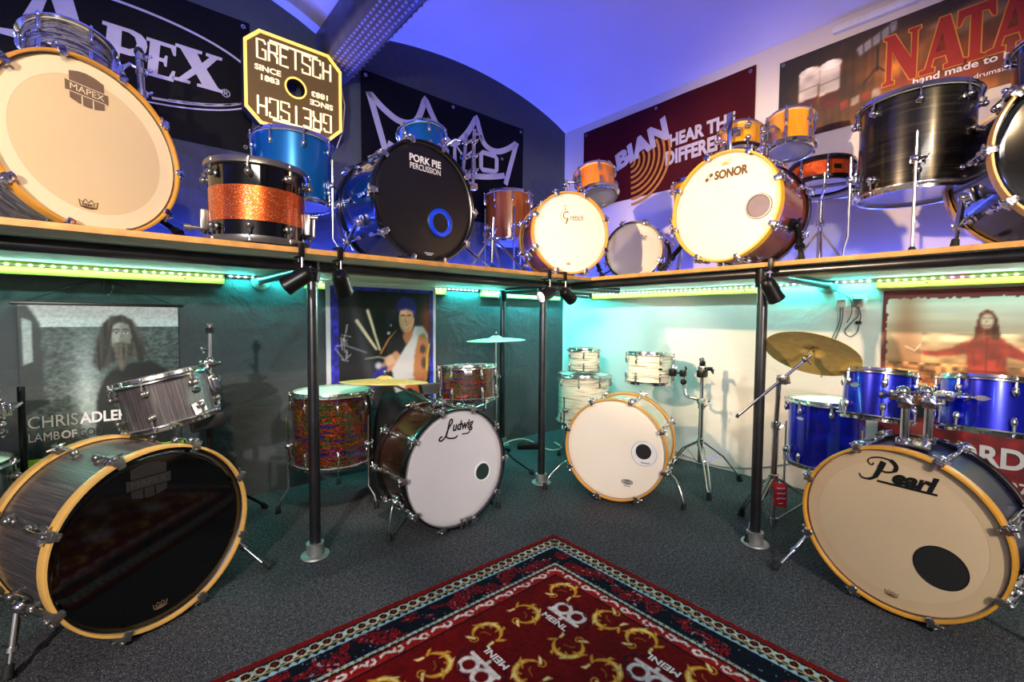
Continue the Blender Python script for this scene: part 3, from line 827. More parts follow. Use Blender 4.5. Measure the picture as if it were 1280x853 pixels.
# ---- illuminated octagonal sign
sg = thing('illuminated_sign', 'octagonal backlit sign with amber border and mirrored glowing lettering', 'sign', onL(-2.267, 2.228, .075))
def octa(w, h, c): return [(-w, -h+c), (-w+c, -h), (w-c, -h), (w, -h+c), (w, h-c), (w-c, h), (-w+c, h), (-w, h-c)]
def octa_ring(name, w, h, c, t, z0, z1, mat):
    a, d = octa(w, h, c), octa(w-t, h-t, c-t*.4); m = MB()
    for i in range(8):
        j = (i+1) % 8; m.prism([a[i], a[j], d[j], d[i]], z0, z1)
    return m.obj(name, mat, sg)
def octa_hole(z0, z1, name, mat, w, h, c, r):
    a = octa(w, h, c); m = MB(); n = 32
    inn = [(r*math.cos(2*math.pi*k/n), r*math.sin(2*math.pi*k/n)) for k in range(n)]
    def outp(an):
        dx, dy = math.cos(an), math.sin(an); best = 9
        for i in range(8):
            (x0, y0), (x1, y1) = a[i], a[(i+1) % 8]; ex, ey = x1-x0, y1-y0
            den = dx*ey-dy*ex
            if abs(den) < 1e-9: continue
            t = (x0*ey-y0*ex)/den; s_ = (x0*dy-y0*dx)/den
            if t > 0 and -1e-6 <= s_ <= 1+1e-6: best = min(best, t)
        return (dx*best, dy*best)
    angs = sorted(set([2*math.pi*k/n for k in range(n)]+[math.atan2(y, x) % (2*math.pi) for x, y in a]))
    for i in range(len(angs)):
        p, q = angs[i], angs[(i+1) % len(angs)]
        m.prism([(r*math.cos(p), r*math.sin(p)), outp(p), outp(q), (r*math.cos(q), r*math.sin(q))], z0, z1)
    return m.obj(name, mat, sg, ang=30)
octa_hole(0, .05, 'box', 'sign_side', .249, .241, .072, .046)
octa_hole(.0505, .0545, 'face', 'sign_face', .247, .239, .071, .047)
octa_ring('border', .246, .238, .070, .014, .0548, .062, 'sign_border')
MB().lathe([(.048, .055), (.056, .055), (.056, .060), (.048, .060)], 32, closed=True).obj('centre_ring', 'sign_border', sg)
def deco(word, w, h, th, z0=.0548):
    """angular art-deco letters drawn with one stroke width"""
    G = {'G': [[(1, .82), (.8, 1), (.0, 1), (0, 0), (1, 0), (1, .5), (.55, .5)]], 'R': [[(0, 0), (0, 1), (1, 1), (1, .52), (0, .52)], [(.6, .52), (1, .3), (1, 0)]],
         'E': [[(1, 1), (0, 1), (0, 0), (1, 0)], [(0, .52), (.8, .52)]], 'T': [[(.5, 0), (.5, 1.12)]],
         'S': [[(1, .8), (1, 1), (0, 1), (0, .55), (1, .45), (1, 0), (0, 0), (0, .2)]], 'C': [[(1, .75), (1, 1), (0, 1), (0, 0), (1, 0), (1, .25)]],
         'H': [[(0, 0), (0, 1)], [(1, 0), (1, 1)], [(0, .52), (1, .52)]]}
    m = MB(); n = len(word); cw = w/n
    for i, ch in enumerate(word):
        for ln in G[ch]:
            m.stroke([(-w/2+cw*(i+.14+.72*x), -h/2+h*y) for x, y in ln], th, z0, z0+.004)
    m.stroke([(-w/2+cw*1.2, h/2+h*.12), (w/2-cw*1.4, h/2+h*.12)], th, z0, z0+.004)
    return m
for rot in (0, 180):
    Mr = RZ(rot)
    deco('GRETSCH', .385, .094, .0095).obj('lettering', 'sign_letters', sg, Mr @ TR(0, .142, 0))
    text(sg, 'SINCE', 'sign_letters', Mr @ TR(-.135, .048, .056), w=.125, h=.03, bold=.03)
    text(sg, '1883', 'sign_letters', Mr @ TR(-.125, .002, .056), w=.088, h=.03, bold=.03)
MB().tube([(.19, .19, .03), (.255, .12, .02), (.275, 0, .03), (.262, -.15, .03), (.23, -.25, .02)], .0035, 8).obj('power_cable', 'cable_cream', sg)

# ---- hanging scroll portrait
SW, SH = .545, .68
cv = Canvas(SW, SH, .0042)
cv.grad((44, 54, 56), (150, 164, 166), 'v', 0, 1)
n1 = vnoise(cv.U.shape, (70, 30), 1)*.5+vnoise(cv.U.shape, (120, 60), 2)*.5
wallm = cv.V < .86
cv.mix(wallm*1., (70, 84, 84)); cv.c *= np.where(wallm, .45+1.1*n1, 1.)[..., None]
cv.mix((cv.V >= .86)*1., (196, 206, 210))
cv.poly([(0, 1), (.0, .3), (.13, .36), (.12, .88), (.05, 1)], (34, 44, 46), .9, 2)
cv.poly([(.02, .62), (.02, .92), (.07, .9), (.07, .64)], (176, 190, 194), .9, 1)
cv.mix(np.exp(-((cv.U-.38)/.09)**2-((cv.V-.45)/.4)**2)*.75, (190, 204, 208))
cv.mix(np.clip((.2-cv.V)*4, 0, 1), (14, 18, 20))
# figure: dark shirt, long hair, beard
cv.poly([(.42, .0), (.44, .40), (.50, .53), (.60, .60), (.80, .62), (.92, .54), (.96, .3), (.94, 0)], (20, 24, 26), 1, 3)
cv.poly([(.42, .62), (.44, .74), (.48, .87), (.54, .935), (.62, .94), (.69, .90), (.735, .80), (.765, .68), (.73, .61), (.66, .66), (.54, .62), (.46, .56)], (58, 56, 52), 1, 3)
hairm = cv.mask([(.42, .62), (.44, .74), (.48, .87), (.54, .935), (.62, .94), (.69, .90), (.735, .80), (.765, .68), (.73, .61), (.66, .66), (.54, .62), (.46, .56)])
cv.noise(.6, (6, 70), 17, hairm*1.)
cv.poly([(.535, .80), (.55, .87), (.60, .895), (.655, .875), (.672, .80), (.66, .73), (.62, .68), (.575, .685), (.545, .73)], (136, 136, 132), 1, 2)
cv.poly([(.535, .80), (.55, .87), (.595, .89), (.592, .70), (.56, .71), (.545, .74)], (178, 180, 176), .8, 4)
cv.poly([(.548, .745), (.575, .752), (.60, .758), (.63, .752), (.662, .745), (.655, .68), (.635, .60), (.605, .545), (.578, .575), (.558, .65)], (86, 82, 74), 1, 2)
cv.noise(.4, (10, 60), 19, cv.mask([(.548, .745), (.662, .745), (.635, .60), (.605, .545), (.558, .65)])*1.)
cv.line([(.578, .728), (.602, .73), (.626, .727)], .010, (120, 98, 92)); cv.line([(.602, .80), (.594, .77), (.606, .766)], .006, (104, 102, 98))
for ex in (.572, .633):
    cv.line([(ex-.020, .838), (ex, .846), (ex+.020, .838)], .010, (58, 54, 50)); cv.ell(ex, .820, .017, .009, (206, 206, 200)); cv.ell(ex, .820, .008, .008, (26, 26, 26)); cv.line([(ex-.018, .825), (ex, .831), (ex+.018, .824)], .004, (40, 38, 36))
cv.line([(.545, .88), (.525, .80), (.50, .68), (.475, .60)], [.016, .03, .03, .02], (46, 44, 41)); cv.line([(.665, .88), (.69, .80), (.715, .70), (.74, .63)], [.016, .03, .03, .02], (40, 38, 36))
cv.mix(cv.mask([(.52, .36), (.56, .45), (.60, .40), (.65, .45), (.69, .40), (.66, .30), (.56, .30)])*.25, (120, 126, 126))
cv.noise(.10, (90, 70), 23)
sc = thing('hanging_scroll', 'grey scroll portrait of a long-haired bearded man hanging from cord', 'poster', onL(-3.345, .352, .006))
cv.build('print', 'print_photo', sc, TR(0, 0, .004), bulge=lambda U, V: .004*np.sin(U*6)*(1-V))
MB().box((SW/2, SH/2, -.0005), (SW, SH, .002)).obj('backing', 'sheet_black', sc)
MB().box((SW/2, SH+.008, .004), (SW+.045, .016, .012), bev=.004).obj('top_rod', 'black_plastic', sc)
MB().box((SW/2, -.004, .006), (SW+.02, .036, .008), bev=.002).obj('bottom_strip', 'lime_strip', sc)
MB().tube([(.02, SH+.014, .004), (.262, SH+.128, .002)], .0022, 6).obj('cord', 'cable_black', sc)
MB().tube([(SW-.02, SH+.014, .004), (.266, SH+.128, .002)], .0022, 6).obj('cord', 'cable_black', sc)
MB().tube(bez([(.27, SH+.122, .004), (.262, SH+.08, .006), (.28, SH+.055, .006), (.30, SH+.07, .006), (.285, SH+.122, .006), (.272, SH+.075, .008), (.29, SH+.05, .008), (.305, SH+.09, .006), (.288, SH+.122, .004)], 6), .0018, 6).obj('cord_loop', 'cable_black', sc)
MB().ball((.264, SH+.129, 0), .004, 8, 5).obj('nail', 'chrome', sc)
text(sc, 'CHRIS', 'print_silver', TR(.018, .175, .012), w=.155, h=.052, align='LEFT')
text(sc, 'ADLER', 'print_white', TR(.178, .175, .012), w=.165, h=.05, bold=.03, align='LEFT')
text(sc, 'LAMB', 'print_silver', TR(.018, .11, .012), w=.095, h=.036, align='LEFT')
text(sc, 'OF', 'print_white', TR(.118, .11, .012), w=.05, h=.036, bold=.03, align='LEFT')
text(sc, 'GOD', 'print_dim', TR(.174, .11, .012), w=.08, h=.036, align='LEFT')

# ---- flag of a drummer in a cap
FW, FH = .755, .80
cv = Canvas(FW, FH, .006)
cv.fill((22, 21, 26)); cv.noise(.5, (14, 4), 3); cv.mix(np.exp(-((cv.U-.28-.25*(.6-cv.V))/.06)**2)*.35, (120, 120, 136))
bm = ((cv.U < .10) | (cv.U > .935) | (cv.V > .935))*1.; cv.mix(bm*.95, (44, 40, 170)); cv.noise(.4, (40, 40), 5, bm)
cv.mix(np.exp(-((cv.U-.90)/.06)**2-((cv.V-.66)/.2)**2)*.9, (150, 70, 36))
# drum hardware glints
for k in range(16):
    r = np.random.RandomState(k); x, y = .11+.06*r.rand(), .40+.22*r.rand(); cv.line([(x, y), (x+.03*r.randn(), y+.05*r.randn())], .008, (196, 190, 206), .8)
cv.line([(.13, .52), (.33, .45)], .012, (150, 140, 160), .8)
cv.line([(.25, .70), (.42, .475)], [.03, .022], (222, 214, 180)); cv.line([(.345, .78), (.45, .47)], [.026, .02], (226, 220, 190))
# arm, singlet, head, cap
cv.poly([(.52, .40), (.60, .46), (.66, .40), (.62, .30), (.50, .28), (.46, .34)], (206, 150, 110), 1, 2)
cv.poly([(.56, .30), (.64, .42), (.72, .54), (.78, .66), (.86, .66), (.92, .58), (.90, .30), (.86, .05), (.60, .05)], (214, 210, 214), 1, 2)
cv.poly([(.82, .58), (.88, .60), (.92, .52), (.93, .36), (.90, .18), (.80, .16), (.76, .24), (.78, .44)], (196, 124, 78), 1, 2)
cv.ell(.86, .46, .03, .04, (84, 60, 60), soft=.8); cv.ell(.87, .34, .025, .05, (90, 60, 56), soft=.8)
cv.poly([(.70, .20), (.88, .22), (.88, .06), (.66, .04)], (190, 96, 60), 1, 3)
cv.poly([(.66, .56), (.70, .50), (.76, .58), (.76, .68), (.68, .66)], (176, 112, 76), 1, 2)
cv.ell(.70, .715, .075, .115, (214, 156, 116)); cv.ell(.67, .72, .035, .09, (236, 190, 150), soft=.8)
cv.poly([(.655, .665), (.70, .65), (.745, .68), (.70, .635), (.675, .64)], (240, 232, 226), 1, 1)
for ex in (.665, .725): cv.line([(ex-.016, .745), (ex+.016, .75)], .012, (70, 40, 34))
cv.line([(.695, .745), (.685, .70), (.70, .695)], .007, (170, 104, 76))
cv.poly([(.60, .80), (.605, .86), (.66, .905), (.74, .90), (.795, .85), (.80, .77), (.77, .72), (.765, .785), (.70, .80), (.635, .79)], (40, 36, 120), 1, 2)
cv.line([(.62, .79), (.7, .805), (.78, .78)], .012, (70, 64, 170))
cv.poly([(.40, .30), (.52, .34), (.50, .18), (.36, .16)], (58, 52, 170), 1, 3); cv.ell(.44, .34, .03, .03, (220, 220, 250), soft=.9)
cv.ell(.53, .60, .014, .014, (190, 210, 230)); cv.ell(.55, .665, .01, .01, (170, 190, 220))
cv.line([(.46, .44), (.53, .55), (.60, .62)], [.02, .014, .008], (196, 130, 60)); cv.line([(.32, .40), (.44, .41), (.58, .38)], [.008, .02, .008], (150, 140, 140))
cv.poly([(.48, .40), (.56, .43), (.60, .36), (.52, .33)], (226, 180, 150), 1, 2)
cv.line([(.93, .5), (.90, .36), (.90, .28)], .014, (210, 190, 40))
wm_ = ((cv.U < .035) | (cv.U > .972) | (cv.V > .965))*1.; cv.mix(wm_, (206, 208, 220))
fl_ = thing('drummer_flag', 'cloth flag showing a smiling drummer in blue cap with sticks', 'flag', onL(-2.092, .41, .029))
cv.build('print', 'print_cloth', fl_, TR(0, 0, .006), bulge=lambda U, V: .006*np.sin(U*9+V*2)*(1.1-V)+.003*np.sin(V*30)*.3)
MB().box((FW/2, FH/2, -.002), (FW-.004, FH-.004, .002)).obj('backing', 'sheet_black', fl_)
for ex in (.02, FW-.02): MB().ball((ex, FH-.015, .012), .005, 8, 5).obj('pin', 'chrome', fl_)

# ---- sunset drummer poster
PW, PH = .80, 1.06
cv = Canvas(PW, PH, .0055)
cv.grad((214, 150, 84), (226, 228, 216), 'v', .60, .92)
cv.noise(.06, (60, 4), 2); cv.noise(.08, (8, 6), 3)
cv.mix(np.exp(-((cv.U-.12)/.08)**2)*.6*(cv.V > .5), (150, 90, 60))
low = cv.V < .66; cv.mix(np.clip((.68-cv.V)*8, 0, 1)*(cv.V > .40), (140, 74, 30)); cv.noise(.6, (50, 40), 6, (low & (cv.V > .40))*1.)
for k in range(70):
    r = np.random.RandomState(100+k); x, y = .10+.85*r.rand(), .47+.17*r.rand(); cv.line([(x, y), (x+.07*r.randn(), y+.012*r.randn())], .008+.01*r.rand(), [(236, 190, 110), (250, 226, 170), (110, 50, 20), (206, 120, 30)][k % 4], .8)
for k in range(5): cv.ell(.55+.1*k, .72+.03*(k % 3), .05, .012, (176, 110, 70), soft=.8, al=.5)
# red-clad figure with outspread arms and long hair
cv.poly([(.40, .40), (.405, .62), (.395, .70), (.385, .745), (.41, .775), (.45, .79), (.50, .79), (.545, .775), (.565, .745), (.555, .69), (.555, .62), (.57, .40)], (158, 50, 34), 1, 2)
cv.poly([(.395, .77), (.33, .735), (.26, .718), (.20, .716), (.20, .700), (.27, .694), (.34, .700), (.40, .715)], (166, 58, 38), 1, 2)
cv.poly([(.555, .765), (.62, .725), (.70, .705), (.78, .70), (.78, .685), (.70, .68), (.62, .688), (.555, .705)], (140, 44, 32), 1, 2)
cv.poly([(.13, .722), (.165, .726), (.205, .716), (.205, .700), (.16, .706)], (150, 100, 84), 1, 1); cv.line([(.12, .735), (.165, .715), (.19, .745)], .006, (240, 220, 190))
cv.noise(.3, (40, 16), 9, cv.mask([(.2, .40), (.2, .80), (.78, .80), (.78, .40)])*1.)
cv.line([(.475, .78), (.478, .62)], .005, (110, 30, 22)); cv.line([(.405, .635), (.555, .635)], .010, (116, 30, 24)); cv.line([(.42, .72), (.43, .66)], .006, (120, 34, 26)); cv.line([(.53, .72), (.52, .66)], .006, (120, 34, 26))
cv.poly([(.425, .775), (.428, .84), (.44, .885), (.465, .905), (.49, .90), (.51, .87), (.52, .82), (.535, .775), (.51, .765), (.475, .79), (.445, .765)], (122, 62, 40), 1, 1)
cv.noise(.4, (6, 110), 13, cv.mask([(.425, .775), (.44, .885), (.465, .905), (.49, .90), (.51, .87), (.535, .775)])*1.)
cv.ell(.472, .855, .026, .042, (238, 214, 190), soft=.5); cv.line([(.458, .838), (.472, .834), (.486, .838)], .005, (150, 90, 70)); cv.line([(.472, .862), (.469, .848)], .004, (190, 140, 116)); cv.line([(.455, .868), (.466, .869)], .005, (130, 84, 66)); cv.line([(.478, .869), (.489, .868)], .005, (130, 84, 66))
# black and red lower part
cv.mix((cv.V < .46)*1., (22, 12, 14)); redm = (cv.V < .40) & (cv.V > .02); cv.mix(redm*.95, (124, 18, 24)); cv.noise(.35, (30, 20), 12, redm*1.)
cv.mix((cv.U < .02)*.9, (96, 26, 40)); cv.mix((cv.V > .965-.01*vnoise(cv.U.shape, (2, 60), 5))*1., (112, 36, 44)); cv.mix((cv.U < .018+.012*vnoise(cv.U.shape, (60, 2), 6))*(cv.V > .4), (104, 30, 44))
ps = thing('drummer_poster', 'sunset poster of a red-clad long-haired drummer with spread arms', 'poster', onR(2.268, .085, .006))
cv.build('print', 'print_photo', ps, TR(0, 0, .004), bulge=lambda U, V: .003*np.sin(U*5+1)*(1-V))
MB().box((PW/2, PH/2, -.002), (PW, PH, .002)).obj('backing', 'sheet_black', ps)
text(ps, 'EY JORD', 'print_silver', TR(.10, .275, .012), w=.42, h=.125, bold=.03, align='LEFT')
text(ps, 'OT 27', 'print_silver', TR(.365, .165, .012), w=.17, h=.05, bold=.03, align='LEFT')

# ------------------------------------------------------------------ patterned rug
def make_rug():
    RW, RH, res = 1.75, 1.95, .0033           # x size, y size
    cv = Canvas(RW, RH, res)
    u = (1-cv.U)*RW; v = (1-cv.V)*RH           # distances from the right and the back edge
    ul = cv.U*RW; vl = cv.V*RH
    d = np.minimum(np.minimum(u, v), np.minimum(ul, vl))
    s = np.where((u <= v) & (u <= ul) | (ul < v) & (ul < u) & (ul < vl), v, u)   # run along the border
    cv.fill((98, 4, 8)); cv.noise(.06, (60, 60), 1)
    def band(a, b, c, al=1.): cv.mix(((d >= a) & (d < b))*al, c)
    sh = cv.U.shape
    w1 = vnoise(sh, (150, 135), 21); w2 = vnoise(sh, (95, 85), 22); w3 = vnoise(sh, (230, 210), 23); w4 = vnoise(sh, (40, 36), 24)
    band(0, .022, (112, 14, 16))
    # outer guard: rosettes on cream and teal
    band(.022, .085, (18, 20, 30))
    ph = (s % .036)/.036-.5; q = (d-.0445)/.036
    rr = np.hypot(ph*.036, d-.044); g = (d > .026) & (d < .062)
    cv.mix(g*(np.abs(rr-.0150) < .0026)*1., (186, 176, 146)); cv.mix(g*(rr < .0085)*1., (46, 12, 20)); cv.mix(g*(rr < .003), (150, 30, 30))
    cv.mix(g*(np.abs(ph) > .44)*(np.abs(d-.044) < .012), (150, 190, 200))
    g = (d >= .064) & (d < .083); cv.mix(g*1., (140, 176, 188)); zz = np.abs(((s/.026) % 1)-.5)*2
    cv.mix(g*(d < .066+.015*zz)*1., (20, 24, 34)); cv.mix(((d > .0615) & (d < .0645))*1., (190, 160, 90)); cv.mix(((d > .083) & (d < .0865))*1., (14, 14, 20))
    # main border: red scrolls on navy
    g = (d >= .0865) & (d < .172); cv.mix(g*1., (10, 14, 26))
    cyc = s/.20*2*np.pi; mid = .129+.022*np.sin(cyc)
    swirl = np.sin((w2*9+w1*5)*2.2+cyc)
    cv.mix(g*(swirl > .3)*(np.abs(d-mid) < .034)*1., (112, 6, 14))
    cv.mix(g*(np.abs(np.sin((w1*7+w3*3)*2.4)) < .22)*(np.abs(d-mid) < .036)*.9, (170, 20, 28))
    cv.mix(g*(w3*w1 > .60)*.9, (206, 120, 112)); cv.mix(g*(w4 > .58)*1., (8, 12, 24)); cv.mix(g*(w3 > .93)*.8, (130, 150, 170))
    # inner guards
    g = (d >= .172) & (d < .190); cv.mix(g*1., (146, 178, 190)); zz = np.abs(((s/.022) % 1)-.5)*2
    cv.mix(g*(d > .187-.014*zz)*1., (18, 22, 34)); cv.mix(g*(np.abs(d-.181) < .002)*1., (206, 180, 110))
    g = (d >= .192) & (d < .232); cv.mix(g*1., (150, 22, 22)); t = (s % .085)/.085
    cl = (np.abs(np.hypot((t-.3)*.085, (d-.212)*1.2)-.012) < .0048) | ((np.abs(d-.212-.01*np.sin(t*6.28)) < .0055) & (t > .38) & (t < .98))
    cv.mix(g*cl*1., (222, 206, 196)); cv.mix(g*(w3 > .72)*.8, (120, 10, 16))
    band(.190, .1925, (14, 12, 18)); band(.232, .238, (14, 10, 14))
    fld = d >= .238
    # scrolls and emblems
    gold = (206, 150, 44); pale = (236, 208, 132)
    def L(pts, w, c): cv.line([(1-a/RW, 1-b_/RH) for a, b_ in pts], [x/RW for x in w] if isinstance(w, list) else w/RW, c)
    def scroll(cu_, cv_, rot, mir=1):
        def T(p):
            x, y = p[0], p[1]*mir; a = R_(rot); return (cu_+x*math.cos(a)-y*math.sin(a), cv_+x*math.sin(a)+y*math.cos(a))
        A = [T((.044*math.cos(R_(t)), .044*math.sin(R_(t)))) for t in range(-40, 220, 10)]
        n = len(A); L(A, [.004+.015*math.sin(math.pi*i/(n-1)) for i in range(n)], gold)
        L(A[5:-5], [.001+.007*math.sin(math.pi*i/(n-11)) for i in range(n-10)], pale)
        S = [T((-.034+(.017-.0018*i)*math.cos(R_(200+42*i)), -.026+(.017-.0018*i)*math.sin(R_(200+42*i)))) for i in range(9)]
        L(S, .0045, gold)
        for t, l, k in ((-42, .03, 1), (-60, .026, -1), (20, .024, 1), (75, .022, -1), (130, .024, 1), (215, .03, -1)):
            b0 = (.044*math.cos(R_(t)), .044*math.sin(R_(t))); an = R_(t+50*k); e = (b0[0]+l*math.cos(an), b0[1]+l*math.sin(an)); m_ = ((b0[0]+e[0])/2+.005*k, (b0[1]+e[1])/2)
            L([T(b0), T(m_), T(e)], [.009, .010, .002], gold if k > 0 else pale)
        for t in (20, 70, 120): L([T((.028*math.cos(R_(t)), .028*math.sin(R_(t)))), T((.040*math.cos(R_(t+14)), .040*math.sin(R_(t+14))))], .006, gold)
        L([T((.012, -.005)), T((-.008, .006)), T((-.02, .002))], .004, (150, 96, 30))
    logos = []
    for i in range(4):
        for j in range(5):
            cu_, cv_ = .385+.345*i, .425+.325*j
            if cu_ > RW-.3 or cv_ > RH-.3: continue
            flip = (i+j) % 2; logos.append((cu_, cv_, flip))
            for a, b_, mi in ((-.095, -.098, 1), (-.092, .104, -1), (.098, .102, 1), (.096, -.092, -1)):
                scroll(cu_+a, cv_+b_, math.degrees(math.atan2(b_, a))-90, mi)
            # emblem: two joined rings on a stem
            sg_ = -1 if flip else 1
            def E(x, y): return (cu_-sg_*y, cv_+sg_*x)     # x runs towards -Y (text direction), y up
            for yy in (-.030, .030):
                A = [E(yy+.026*math.cos(t), .022+.026*math.sin(t)) for t in np.linspace(0, 2*np.pi, 25)]
                L(A, .0135, (226, 214, 206))
            L([E(-.062, -.012), E(.06, -.012)], .013, (226, 214, 206)); L([E(0, -.012), E(0, -.028)], .013, (226, 214, 206)); L([E(-.055, -.012), E(-.055, .012)], .012, (226, 214, 206))
            for t in np.linspace(0, 6.2, 14): L([E(.085*math.cos(t), .0+.055*math.sin(t)), E(.085*math.cos(t+.2), .055*math.sin(t+.25))], .006, (26, 22, 34))
    cv.noise(.12, (232, 208), 31); cv.noise(.06, (40, 40), 32); cv.c *= .84
    o = thing('rug', 'deep red patterned rug with gold scrolls and white emblems', 'rug', (-1.54-RW, -1.40-RH, .001))
    P = vnoise(sh, (230, 210), 41)
    cv.build('pile', 'rug_pile', o, TR(0, 0, .006), bulge=lambda U, V: .0022*P)
    edge = MB(); edge.box((RW/2, RH/2, .0028), (RW+.008, RH+.008, .0050), bev=.0022)
    edge.obj('bound_edge', 'print_red', o)
    for cu_, cv_, flip in logos:
        sg_ = -1 if flip else 1
        M = TR(RW-cu_, RH-cv_, .0088) @ RZ(-90 if not flip else 90) @ TR(0, -.050, 0)
        text(o, 'MEINL', 'rug_white', M, w=.105, h=.024, bold=.03)
make_rug()

# ------------------------------------------------------------------ drum kit parts
LIB = {}
def lib(key, fn):
    if key not in LIB: LIB[key] = fn()
    return LIB[key]

def m_with(mb, name, mat):
    me = mb.mesh(name); me.materials.append(MT[mat]); return me

def lug_mesh(kind, mat='chrome'):
    """sits on the shell at the origin: x outward, z along the drum axis"""
    def f():
        m = MB()
        if kind == 'ball':
            m.lathe([(.0001, .001), (.013, 0), (.014, .004), (.009, .008), (.008, .012)], 14, RY(90))
            m.ball((.017, 0, 0), .0125, 12, 8); m.cyl((.017, 0, .004), (.017, 0, .024), .0055, n=8)
        elif kind == 'bar':
            m.box((.007, 0, 0), (.014, .014, .052), bev=.005, seg=3); m.ball((.014, 0, .0), (.006, .006, .02), 8, 6); m.cyl((.011, 0, .02), (.011, 0, .034), .0055, n=8)
        elif kind == 'long':
            m.box((.006, 0, 0), (.012, .015, .085), bev=.005, seg=3); m.box((.014, 0, 0), (.01, .009, .05), bev=.004); m.cyl((.012, 0, .03), (.012, 0, .052), .0055, n=8)
        elif kind == 'tear':
            m.ball((.008, 0, -.006), (.011, .011, .019), 12, 8); m.cyl((.011, 0, .004), (.011, 0, .028), .006, .005, n=10)
        return m_with(m, 'lug', mat)
    return lib(('lug', kind, mat), f)

def rod_mesh(L):
    L = round(L, 3)
    def f():
        m = MB(); m.cyl((0, 0, 0), (0, 0, L), .003, n=8); m.cyl((0, 0, L), (0, 0, L+.006), .0062, .0062, n=10); m.box((0, 0, L+.010), (.006, .006, .008), bev=.001)
        return m_with(m, 'tension_rod', 'chrome')
    return lib(('rod', L), f)

def put(name, me, parent, M):
    o = bpy.data.objects.new(name, me); COL.objects.link(o); o.parent = parent; o.matrix_basis = M
    return o

def base_of(C, H, n):
    """base point of a drum: straight below its centre at its lowest height"""
    return C

class Drum:
    """axis = local z (batter side for toms, show side for bass drums); origin at drum centre"""
    def __init__(s, name, label, cat, C, axis, yhint, R, H, shell, hoop='flange', hoop_mat='chrome', nl=6, phase=15., lug='bar', lug_mat='chrome',
                 head='head_coated', bhead='head_clear', band=None, group=None, base=None, lug_dz=None, rows=2, shell_n=48):
        C = Vector(C); F = frame(axis, yhint); s.F = F.copy(); s.C = C; s.R = R; s.H = H
        if base is None: base = C.z-(F.to_3x3() @ Vector((0, 0, 1))).z*H/2
        M = F.copy(); M.translation = Vector((C.x, C.y, base))
        s.root = thing(name, label, cat, M, group)
        s.L = M.inverted() @ (TR(C) @ F)          # drum frame inside the thing's frame
        s.W = TR(C) @ F
        r = R
        s.part('shell', MB().lathe([(r, -H/2), (r, H/2), (r-.007, H/2), (r-.007, -H/2)], shell_n, closed=True), shell)
        if band: s.part('band', MB().lathe([(r+.001, -band[1]), (r+.001, band[2])], shell_n), band[0])
        for sgn, hm in ((1, head), (-1, bhead)):
            F2 = Matrix.Identity(4) if sgn > 0 else RX(180)
            Mh = F2 @ TR(0, 0, H/2)
            if hoop == 'flange':
                pr = [(r-.003, .013), (r+.004, .015), (r+.006, .004), (r+.019, -.002), (r+.0195, -.007), (r+.003, -.004), (r+.0015, .010)]
            elif hoop == 'die':
                pr = [(r-.004, .014), (r+.010, .016), (r+.014, .010), (r+.014, -.006), (r+.002, -.008), (r, .008)]
            else:
                pr = None
            if pr:
                s.part('hoop', MB().lathe(pr, shell_n, closed=True), hoop_mat, Mh)
                s.part('head', MB().lathe([(.0005, .004), (r*.6, .004), (r-.01, .0035), (r+.001, .0005), (r+.002, -.006)], shell_n), hm, Mh)
        if hoop != 'wood':
            dz = lug_dz if lug_dz is not None else max(.02, min(.05, H*.22))
            for k in range(nl):
                a = phase+360.*k/nl
                for sgn in (1, -1):
                    F2 = Matrix.Identity(4) if sgn > 0 else RX(180)
                    aa = a if sgn > 0 else -a
                    put('lug', lug_mesh(lug, lug_mat), s.root, s.L @ F2 @ RZ(aa) @ TR(r, 0, H/2-dz))
                    put('tension_rod', rod_mesh(dz-.012), s.root, s.L @ F2 @ RZ(aa) @ TR(r+.0125, 0, H/2-dz+.012))
    def part(s, name, mb, mat, M=None, ang=40):
        return mb.obj(name, mat, s.root, s.L @ (M if M is not None else Matrix.Identity(4)), ang)
    def at(s, ang, z, out=0.):
        """frame on the shell: local x outward, z along axis"""
        return RZ(ang) @ TR(s.R+out, 0, z)
    def face(s, ang, z, out=.0015):
        """sheet frame on the shell: local z outward, y along the axis"""
        return RZ(ang) @ TR(s.R+out, 0, z) @ Matrix(((0, 0, 1, 0), (1, 0, 0, 0), (0, 1, 0, 0), (0, 0, 0, 1)))
    def w(s, x, y, z): return s.W @ Vector((x, y, z))
    def badge(s, ang, z, kind='oval', sz=.02, mat='badge_metal'):
        m = MB()
        if kind == 'oval': m.lathe([(.0005, .003), (sz*.8, .0028), (sz, .001), (sz, -.002)], 20, Matrix.Diagonal((1, .62, 1, 1)))
        elif kind == 'round': m.lathe([(.0005, .003), (sz*.8, .0028), (sz, .001), (sz, -.002)], 20)
        elif kind == 'diamond': m.prism([(-sz*1.5, 0), (-sz*.5, sz*.55), (sz*.5, sz*.55), (sz*1.5, 0), (sz*.5, -sz*.55), (-sz*.5, -sz*.55)], -.003, .002)
        else: m.box((0, 0, 0), (sz*2, sz*1.4, .003), bev=.001)
        b = s.part('badge', m, mat, s.face(ang, z))
        return b
    def bracket(s, ang, z, h=.06, mat='chrome'):
        m = MB(); m.box((.008, 0, 0), (.016, .045, h), bev=.005, seg=2); m.box((.024, 0, 0), (.022, .022, h*.7), bev=.005); m.cyl((.024, .0, h*.2), (.024, .038, h*.2), .004, n=8); m.box((.024, .042, h*.2), (.008, .006, .026), bev=.0025)
        return s.part('mount_bracket', m, mat, s.at(ang, z))

